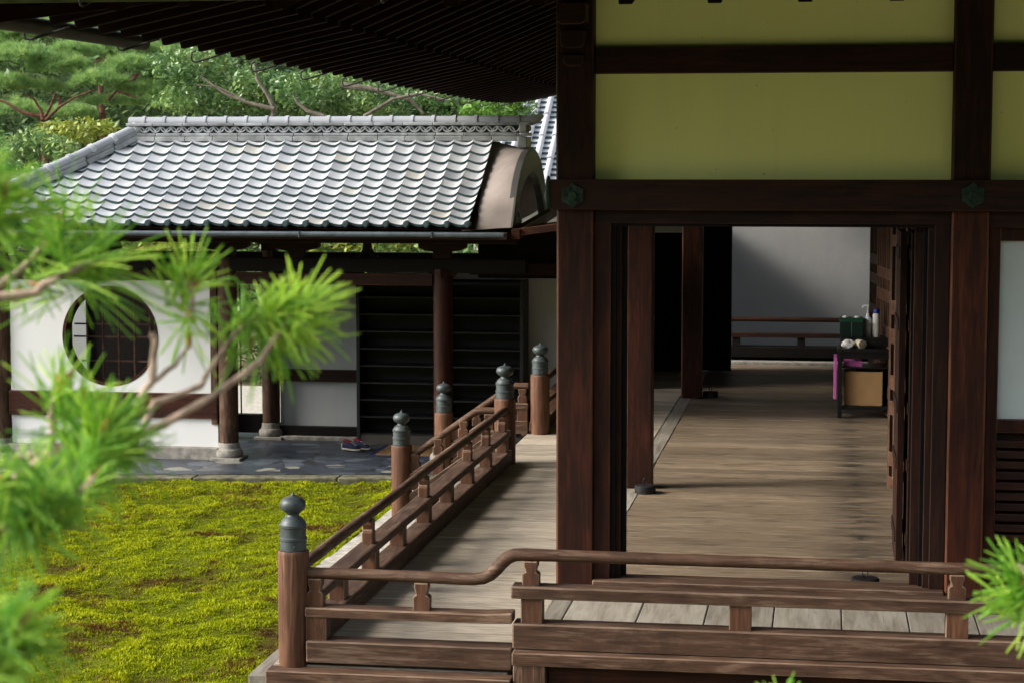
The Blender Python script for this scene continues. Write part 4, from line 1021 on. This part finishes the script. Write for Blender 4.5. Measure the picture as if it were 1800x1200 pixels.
# ================================================================== trees and shrubs
def tuft_cloud(C, Nn, length, width, spread=1.0, up=.6, rng=RNG):
    """needle tufts: Nn thin blades from each centre, leaning up and outwards"""
    n_ = len(C); d = rng.normal(size=(n_, Nn, 3)); d[:, :, 2] = np.abs(d[:, :, 2])*.8+up; d[:, :, :2] *= spread
    d /= np.linalg.norm(d, axis=2, keepdims=True); L = length*(.7+.5*rng.random((n_, Nn, 1)))
    s = np.cross(d, rng.normal(size=(n_, Nn, 3))); s /= np.linalg.norm(s, axis=2, keepdims=True)
    b = C[:, None, :]+d*.01; w = width*(.8+.4*rng.random((n_, Nn, 1)))
    V = np.stack([b-s*w, b+s*w, b+d*L], 2).reshape(-1, 3); return V
def leaf_cloud(C, size, rng=RNG, flat=.5):
    n_ = len(C); nrm = rng.normal(size=(n_, 3)); nrm[:, 2] = np.abs(nrm[:, 2])+flat; nrm /= np.linalg.norm(nrm, axis=1, keepdims=True)
    u = np.cross(nrm, rng.normal(size=(n_, 3))); u /= np.linalg.norm(u, axis=1, keepdims=True); v = np.cross(nrm, u)
    s = size*(.6+.8*rng.random((n_, 1)))
    V = np.stack([C-u*s, C+v*s*.45, C+u*s, C-v*s*.45], 1).reshape(-1, 3)
    i = np.arange(n_)*4; F = np.concatenate([np.stack([i, i+1, i+2], 1), np.stack([i, i+2, i+3], 1)]); return V, F
def blob_points(c, r, n_, rng=RNG, shell=.55, topheavy=0.):
    d = rng.normal(size=(n_, 3)); d /= np.linalg.norm(d, axis=1, keepdims=True)
    if topheavy: d[:, 2] = np.where(d[:, 2] < -.25, -d[:, 2]*topheavy, d[:, 2])
    rad = (shell+(1-shell)*rng.random((n_, 1))**.6)*(1+.22*np.sin(d[:, :1]*5+c[0])*np.cos(d[:, 1:2]*6+c[2]))
    return np.array(c)+d*rad*np.array(r)
def garden_pine(base, pads, label, limbs, cat='pine tree'):
    t = thing('pine_tree', base, label, cat, 'pines behind the gate')
    Vs = []; Ts = []
    for (px, py, rx, ry, Y) in pads:
        c = on_y(px, py, Y); sc = Y/3500; r = (rx*sc, rx*sc*.8, ry*sc)
        ntf = int(240*rx*ry/1500); P = blob_points(c, r, ntf, shell=.6, topheavy=.6)
        nn = 26; V = tuft_cloud(P, nn, .135, .0042, 1., .55); Vs.append(V)
        hgt = (P[:, 2]-c.z)/max(r[2], .01)
        Ts.append(np.clip(np.repeat(.42+.16*RNG.normal(size=ntf)+.10*hgt, nn)+.12*RNG.normal(size=ntf*nn), 0, 1))
    V = np.concatenate(Vs); soup('crown', V, np.arange(len(V)).reshape(-1, 3), np.concatenate(Ts), NEEDLEFAR, t)
    m = MB()
    for path, r0, r1, Y in limbs:
        p = [on_y(a, b, Y+random.uniform(-.05, .05)) for a, b in path]; m.tube(p, [r0+(r1-r0)*i/(len(p)-1) for i in range(len(p))], 8)
    bx, by, bz = base; q = on_y(*limbs[0][0][0], limbs[0][3])
    m.tube([(bx, by, bz), (bx+.15, by, bz+.9), (q.x, q.y, q.z)], [.17, .14, limbs[0][1]], 10)
    m.build('trunk', BARKP, t)
b = on_y(75, 215, 31); garden_pine((b.x, b.y, ZG),
    [(35, 105, 62, 26, 31), (105, 125, 62, 26, 31.2), (175, 150, 58, 22, 30.9), (235, 125, 62, 24, 31.3), (262, 165, 62, 20, 31.4), (60, 160, 56, 16, 31.3), (10, 150, 50, 18, 31), (130, 95, 48, 20, 31.6), (205, 185, 60, 14, 31.8), (300, 140, 40, 22, 31.6)],
    'red limbed pine with layered needle pads left of the gate ridge', [([(75, 212), (72, 195), (60, 175), (45, 165)], .032, .012, 30.7), ([(75, 212), (88, 190), (95, 172), (98, 160)], .03, .01, 30.7), ([(80, 212), (105, 188), (130, 172), (165, 158)], .028, .009, 30.6), ([(72, 205), (40, 198), (10, 180), (-20, 172)], .035, .015, 30.7), ([(105, 188), (104, 172), (92, 165)], .03, .01, 30.7), ([(190, 176), (205, 160), (240, 172)], .03, .012, 30.8)])
b = on_y(180, 200, 34.5); garden_pine((b.x, b.y, ZG),
    [(40, 60, 62, 28, 34), (110, 62, 62, 26, 34.4), (180, 92, 60, 24, 34), (240, 96, 60, 26, 34.6), (300, 108, 55, 26, 34.8), (-10, 90, 55, 30, 34.2), (90, 30, 60, 26, 34.8), (20, 200, 70, 22, 34), (120, 205, 60, 20, 34), (330, 190, 70, 14, 33.6), (300, 175, 50, 22, 34.5)],
    'taller pine behind the red limbed pine, its top cut by the hall eave', [([(180, 200), (175, 130), (150, 120), (170, 108), (210, 100)], .06, .02, 34), ([(200, 180), (250, 120), (262, 100)], .05, .015, 34.2), ([(215, 172), (196, 178), (190, 165)], .05, .03, 33.6)])
def broadleaf(name, base, blobs, size, mat, label, cat, limbs=(), bark=BARKG, dens=1., group=None, tone=(.42, .2), flat=.4):
    t = thing(name, base, label, cat, group); Vs = []; Fs = []; Ts = []; off = 0
    for (px, py, rx, ry, Y) in blobs:
        c = on_y(px, py, Y); sc = Y/3500; r = (rx*sc, min(rx*sc, .9), ry*sc); n_ = int(rx*ry*.30*dens)
        P = blob_points(c, r, n_, shell=.25); V, F = leaf_cloud(P, size, flat=flat); Vs.append(V); Fs.append(F+off); off += len(V)
        tt = np.clip(tone[0]+tone[1]*RNG.normal(size=n_)+.12*np.sin(P[:, 0]*4+P[:, 2]*5), 0, 1); Ts += [tt, tt]
    soup('crown', np.concatenate(Vs), np.concatenate(Fs), np.concatenate(Ts), mat, t)
    m = MB()
    for path, r0, r1, Y in limbs:
        p = [on_y(a, b, Y) for a, b in path]; m.tube(p, [r0+(r1-r0)*i/(len(p)-1) for i in range(len(p))], 8)
    if limbs:
        q = on_y(*limbs[0][0][0], limbs[0][3]); m.tube([base, (q.x, q.y, q.z)], [limbs[0][1]*1.6, limbs[0][1]], 10)
    else:
        c = on_y(blobs[0][0], blobs[0][1], blobs[0][4]); m.tube([base, c], [.03, .015], 8)
    m.build('trunk', bark, t)
b = on_y(470, 215, 30); bb = [(330+55*i+random.uniform(-15, 15), 118+9*i+random.uniform(-18, 18), 62, 38, 30+random.uniform(-.7, .9)) for i in range(11)]+[(330+70*i, 175+2*i, 60, 30, 30.5) for i in range(9)]
broadleaf('oak_tree', (b.x, b.y, ZG), bb, .050, LEAF, 'evergreen oak with small glossy leaves and bare grey limbs above the gate ridge', 'oak tree',
    [([(480, 212), (482, 190), (470, 165), (452, 140), (448, 112)], .05, .02, 29.2), ([(482, 192), (440, 182), (395, 165), (352, 134)], .035, .012, 29.1), ([(440, 182), (380, 152), (345, 150)], .02, .008, 29.1), ([(570, 205), (540, 195), (522, 180), (515, 165)], .035, .015, 29), ([(600, 150), (660, 158), (720, 175), (745, 200)], .05, .02, 29.3), ([(640, 205), (690, 175), (735, 165), (790, 178)], .03, .015, 29.2)], dens=1.15)
b = on_y(860, 225, 27); broadleaf('maple_tree', (b.x, b.y, ZG), [(872, 196, 44, 22, 27), (835, 190, 26, 16, 27.3), (905, 188, 20, 14, 27), (820, 200, 18, 12, 27)], .045, leafmat('light_maple', (.05, .13, .02), (.12, .26, .03), (.24, .36, .05), .35, .45), 'small light green maple in front of the ribbed tile roof', 'maple tree', dens=1.0)
b = on_y(140, 240, 25); broadleaf('shrub', (b.x, b.y, ZG), [(135, 232, 58, 26, 25), (180, 225, 36, 16, 25), (90, 240, 40, 26, 25)], .042, LEAFY, 'shrub with yellowing leaves just above the hip of the gate roof', 'shrub', dens=1.3)
b = on_y(60, 250, 24.3); broadleaf('shrub', (b.x, b.y, ZG), [(70, 252, 46, 30, 24.3), (20, 262, 50, 30, 24.3), (110, 262, 34, 24, 24.2)], .04, LEAF, 'rounded green shrub left of the yellowing shrub', 'shrub', dens=1.2, tone=(.6, .2))
for i, x in enumerate((-13.2, -11.2, -9.4, -7.9, -6.6, -5.4)):
    zt = 1.9+.35*math.sin(i*2.1); t = thing('hedge_shrub', (x, 27.6, ZG), ('hedge shrub far left behind the round window wall', 'hedge shrub second from the left behind the window wall', 'hedge shrub behind the left gate post', 'hedge shrub seen through the gap beside the gate post', 'hedge shrub above the white wall panel', 'hedge shrub behind the shoe shelf beams')[i], 'shrub', 'clipped shrubs behind the gate')
    P = blob_points((x, 27.6, zt/2-.1), (1.15, .9, zt/2+.55), 5200, shell=.5); V, F = leaf_cloud(P, .05); tt = np.clip(.55+.22*RNG.normal(size=5200), 0, 1)
    soup('foliage', V, F, np.concatenate([tt, tt]), LEAF if i % 2 else LEAFY, t)
    MB().tube([(x, 27.6, ZG-.05), (x, 27.6, zt*.6)], [.05, .03], 8).build('stem', BARKG, t)
# deep woods on a bank behind everything
m = MB(); gxs = np.linspace(-60, 60, 41); gys = np.linspace(44, 90, 12)
vs = [(x, y, -.6+min(11, max(0, (y-43)*.9))+.8*math.sin(x*.4+y*.3)) for x in gxs for y in gys]; q = len(gys)
m.add(vs, [(i*q+j, (i+1)*q+j, (i+1)*q+j+1, i*q+j+1) for i in range(len(gxs)-1) for j in range(q-1)], .5, True)
m.build('hill', plain('wooded_bank', (.04, .06, .022), .95, .3, 2, sp=.05, b_amt=.3))['kind'] = 'structure'
n_ = 110000; X = RNG.uniform(-26, 4, n_); Yv = RNG.uniform(41, 47, n_); Zv = RNG.uniform(-.5, 9.5, n_)
P = np.stack([X, Yv, Zv], 1); cl = vnoise(X+50, Zv+20, .9, 21)*.6+vnoise(X+50, Zv+20, 2.3, 22)*.4
P[:, 1] -= cl*1.6; V, F = leaf_cloud(P, .10); tt = np.clip(.15+.7*cl+.15*RNG.normal(size=n_), 0, 1)
tag(soup('woods', V, F, np.concatenate([tt, tt]), LEAFD), 'dense green woods closing the background behind the pines', 'woods', kind='stuff')

gxs = np.linspace(-45, 45, 31); gys = np.linspace(-40, -5, 10)
m = MB(); q = len(gys)
m.add([(x, y, min(10, -.6+(-6.5-y)*1.3+1.2*math.sin(x*.5+y))) for x in gxs for y in gys], [(i*q+j, (i+1)*q+j, (i+1)*q+j+1, i*q+j+1) for i in range(len(gxs)-1) for j in range(q-1)], .5, True)
m.build('hill', bpy.data.materials['wooded_bank'])['kind'] = 'structure'  # unseen bank behind the camera, added to hold back front skylight

# ---- the near pines whose sprays hang into the view
def needle_cluster(parent, tip, axis, L, n_, spread, seed, tonebase=.5, wm=1.):
    n_ = int(n_*1.05/wm)
    rng = np.random.default_rng(seed); axis = np.array(axis)/np.linalg.norm(axis)
    a1 = np.cross(axis, [.31, .2, .93]); a1 /= np.linalg.norm(a1); a2 = np.cross(axis, a1)
    u = rng.random(n_)**.8; base = np.array(tip)[None]-axis[None]*(u[:, None]*L*.75)
    th = (R(12)+R(62)*spread*(.25+.75*rng.random(n_)))*(1-.15*(1-u)); ph = rng.uniform(0, 2*PI, n_)
    d = axis[None]*np.cos(th)[:, None]+(a1[None]*np.cos(ph)[:, None]+a2[None]*np.sin(ph)[:, None])*np.sin(th)[:, None]
    ln = L*(.78+.36*rng.random(n_)); w = (.0010+.0003*rng.random(n_))*wm
    s = np.cross(d, rng.normal(size=(n_, 3))); s /= np.linalg.norm(s, axis=1, keepdims=True); t2 = np.cross(d, s)
    droop = np.array([0, 0, -1.])[None]*(.10*ln)[:, None]+rng.normal(size=(n_, 3))*(.035*ln)[:, None]
    ks = (0, .35, .7, .96, 1.); ws = (.7, 1., 1., .8, .12); rings = []
    for k, q in zip(ks, ws):
        c = base+d*(ln*k)[:, None]+droop*(k*k); ww = (w*q)[:, None]
        rings.append([c+s*ww, c-s*ww*.5+t2*ww*.87, c-s*ww*.5-t2*ww*.87])
    V = np.stack([np.stack(r, 1) for r in rings], 1).reshape(n_, -1, 3); m_ = V.shape[1]; F = []
    for i in range(len(ks)-1):
        for k in range(3):
            a, b, c, e = i*3+k, i*3+(k+1) % 3, (i+1)*3+(k+1) % 3, (i+1)*3+k; F += [(a, b, c), (a, c, e)]
    F = np.array(F); F = (F[None]+np.arange(n_)[:, None, None]*m_).reshape(-1, 3)
    tt = np.repeat(np.clip(tonebase+.26*rng.normal(size=n_), 0, 1), len(F)//n_)
    return soup('needle_cluster', V.reshape(-1, 3), F, tt, NEEDLE, parent, local=True)
def spray(root, branch, D, clusters, wm=1.):
    """branch: list of (pixel path, r0, r1); clusters: (px, py, angle, length px, n, spread, dist, tone)"""
    m = MB()
    for path, r0, r1, dd in branch:
        p = [at(a, b, D+dd*(i/(len(path)-1))) for i, (a, b) in enumerate(path)]; q = []
        for i in range(len(p)-1):
            for k in range(3): q.append(p[i].lerp(p[i+1], k/3)+Vector((random.uniform(-1, 1), 0, random.uniform(-1, 1)))*.0015)
        q.append(p[-1]); m.tube(q, [(r0+(r1-r0)*i/(len(q)-1))*random.uniform(.88, 1.14) for i in range(len(q))], 8)
    br = m.build('branch', TWIG, root)
    for (px, py, ang, Lp, n_, sp, dd, tn) in clusters:
        tip = at(px, py, D+dd); a = R(ang); ax = RT*math.cos(a)+UP*math.sin(a)+FW*random.uniform(-.35, .35)
        needle_cluster(br, tip, ax, Lp*(D+dd)/3500, n_, sp, random.randint(0, 10**6), tn, wm)
        MB().tube([tip-ax.normalized()*.012, tip, tip+ax.normalized()*.010], [.0032, .0036, .001], 8).build('bud', BUD, br, local=True)
    return br
tp = at(-760, 700, 2.9)
pn = thing('pine_tree', (tp.x, tp.y, ZG), 'near pine whose fresh green sprays hang across the left of the view', 'pine tree')
MB().tube([(tp.x-.1, tp.y, ZG-.05), (tp.x-.05, tp.y+.05, .6), (tp.x+.05, tp.y, 1.6), (tp.x, tp.y+.05, 2.5), (tp.x+.1, tp.y, 3.6)], [.13, .11, .10, .085, .06], 14).build('trunk', BARKP, pn)
TR = (-760, 760)
spray(pn, [([TR, (-300, 600), (0, 523), (62, 513), (112, 480), (168, 462)], .0075, .0032, 0), ([(-60, 540), (0, 500), (42, 470), (79, 430), (110, 380)], .005, .0028, .05)], 2.50,
    [(110, 380, 85, 125, 46, 1., .03, .5), (80, 420, 130, 110, 36, .9, .0, .45), (105, 385, 150, 130, 26, .9, .05, .5), (175, 462, 14, 165, 42, .75, 0, .42), (165, 468, -25, 140, 14, .7, .05, .38), (182, 455, 60, 105, 36, .8, .02, .6), (60, 500, 165, 110, 26, .9, .05, .45), (30, 520, -100, 100, 8, .9, .05, .5)])
spray(pn, [([TR, (-350, 460), (-60, 380), (0, 340)], .0075, .003, 0)], 2.1,
    [(10, 330, 75, 115, 56, 1., 0, .55), (-20, 300, 40, 125, 50, 1., 0, .5), (-10, 380, 10, 120, 44, 1., .05, .45), (10, 400, -40, 110, 34, 1., .05, .42)])
spray(pn, [([TR, (-200, 900), (25, 842), (96, 793), (140, 770), (180, 752)], .0075, .0038, 0), ([(96, 793), (88, 738), (100, 678)], .004, .0024, 0), ([(90, 740), (142, 696)], .0036, .0024, 0), ([(60, 850), (100, 835), (130, 826)], .004, .003, 0)], 2.3,
    [(104, 668, 92, 120, 20, .85, 0, .5), (120, 660, 55, 105, 14, .7, 0, .55), (148, 690, 60, 105, 24, .8, 0, .65), (185, 745, 70, 120, 90, 1.0, -.05, .5), (205, 745, 100, 110, 60, .9, -.02, .42), (190, 790, -60, 115, 70, 1., 0, .38), (140, 770, -110, 110, 50, 1., 0, .4), (215, 760, 10, 100, 44, .9, .0, .45), (185, 800, -20, 110, 46, .9, 0, .4), (110, 760, 150, 100, 24, .9, 0, .45), (60, 830, 110, 110, 40, .9, 0, .5)])
spray(pn, [([TR, (-150, 850), (60, 800), (225, 768), (292, 743), (375, 697), (458, 634), (522, 540)], .0075, .003, 0), ([(250, 760), (272, 708), (354, 679), (362, 658), (417, 583), (456, 552)], .005, .0026, .05), ([(237, 712), (267, 670), (272, 600), (268, 585)], .0055, .0042, 0), ([(267, 670), (308, 642), (333, 606)], .0036, .002, 0), ([(333, 560), (340, 520), (333, 492)], .003, .002, 0)], 2.55,
    [(528, 545, 15, 110, 75, 1.0, 0, .85), (528, 538, 70, 112, 70, .85, 0, .9), (520, 560, -25, 110, 40, .85, 0, .65), (500, 590, -40, 115, 30, .8, .05, .45), (470, 590, -60, 115, 22, .8, .05, .4), (470, 560, 105, 100, 26, .8, .05, .5), (440, 610, -95, 105, 18, .9, .05, .4), (335, 486, 72, 100, 46, .8, 0, .8), (343, 500, 35, 95, 30, .9, 0, .6), (333, 600, -85, 90, 16, .9, .05, .55), (333, 555, 125, 85, 14, .9, .05, .5), (425, 570, 65, 105, 24, .9, .05, .45)])
spray(pn, [([TR, (-200, 960), (-20, 935), (27, 918), (100, 890), (140, 866), (166, 836)], .0065, .0025, 0)], 2.1,
    [(60, 860, 165, 130, 50, 1., 0, .45), (20, 880, 120, 140, 60, 1., 0, .42), (100, 880, 60, 110, 32, .9, .05, .5), (30, 930, -80, 130, 60, 1., 0, .38), (150, 860, 20, 105, 26, .9, .1, .42), (168, 832, 50, 105, 30, 1., .1, .5), (5, 840, 40, 110, 44, 1., 0, .5), (80, 900, -60, 110, 30, .9, 0, .4)])
spray(pn, [([TR, (-150, 1130), (0, 1110), (45, 1085)], .006, .0025, 0)], 1.75,
    [(45, 1085, 60, 105, 46, 1., 0, .5), (30, 1095, 10, 105, 36, .9, .05, .42), (0, 1140, -30, 130, 60, 1., 0, .6), (-10, 1100, 100, 130, 40, 1., 0, .45), (40, 1140, -60, 110, 36, 1., 0, .6), (-10, 1180, 10, 120, 46, 1., 0, .6)])
q = at(1990, 1500, 3.0)
yp = thing('pine_tree', (q.x, q.y, ZG), 'young pine with one spray at the lower right edge and a tip at the bottom', 'pine tree')
MB().tube([(q.x, q.y, ZG-.05), (q.x+.02, q.y, .5), (q.x, q.y, q.z), (q.x+.03, q.y, q.z+.35)], [.06, .05, .035, .015], 12).build('trunk', BARKP, yp)
spray(yp, [([(1990, 1480), (1900, 1150), (1830, 1040), (1790, 990)], .014, .004, 0)], 3.0,
    [(1788, 1012, 120, 105, 44, .95, 0, .55), (1792, 1020, 175, 112, 40, .9, 0, .5), (1800, 1040, 215, 110, 36, .9, 0, .55), (1800, 1010, 80, 110, 50, .9, 0, .45), (1830, 1080, 240, 120, 40, .9, 0, .5)], 1.5)
spray(yp, [([(1990, 1480), (1600, 1330), (1380, 1270)], .0075, .003, 0)], 2.9, [(1378, 1244, 92, 80, 64, .85, 0, .6), (1368, 1246, 110, 78, 44, .8, 0, .5), (1384, 1248, 70, 78, 40, .8, 0, .55)], 1.4)
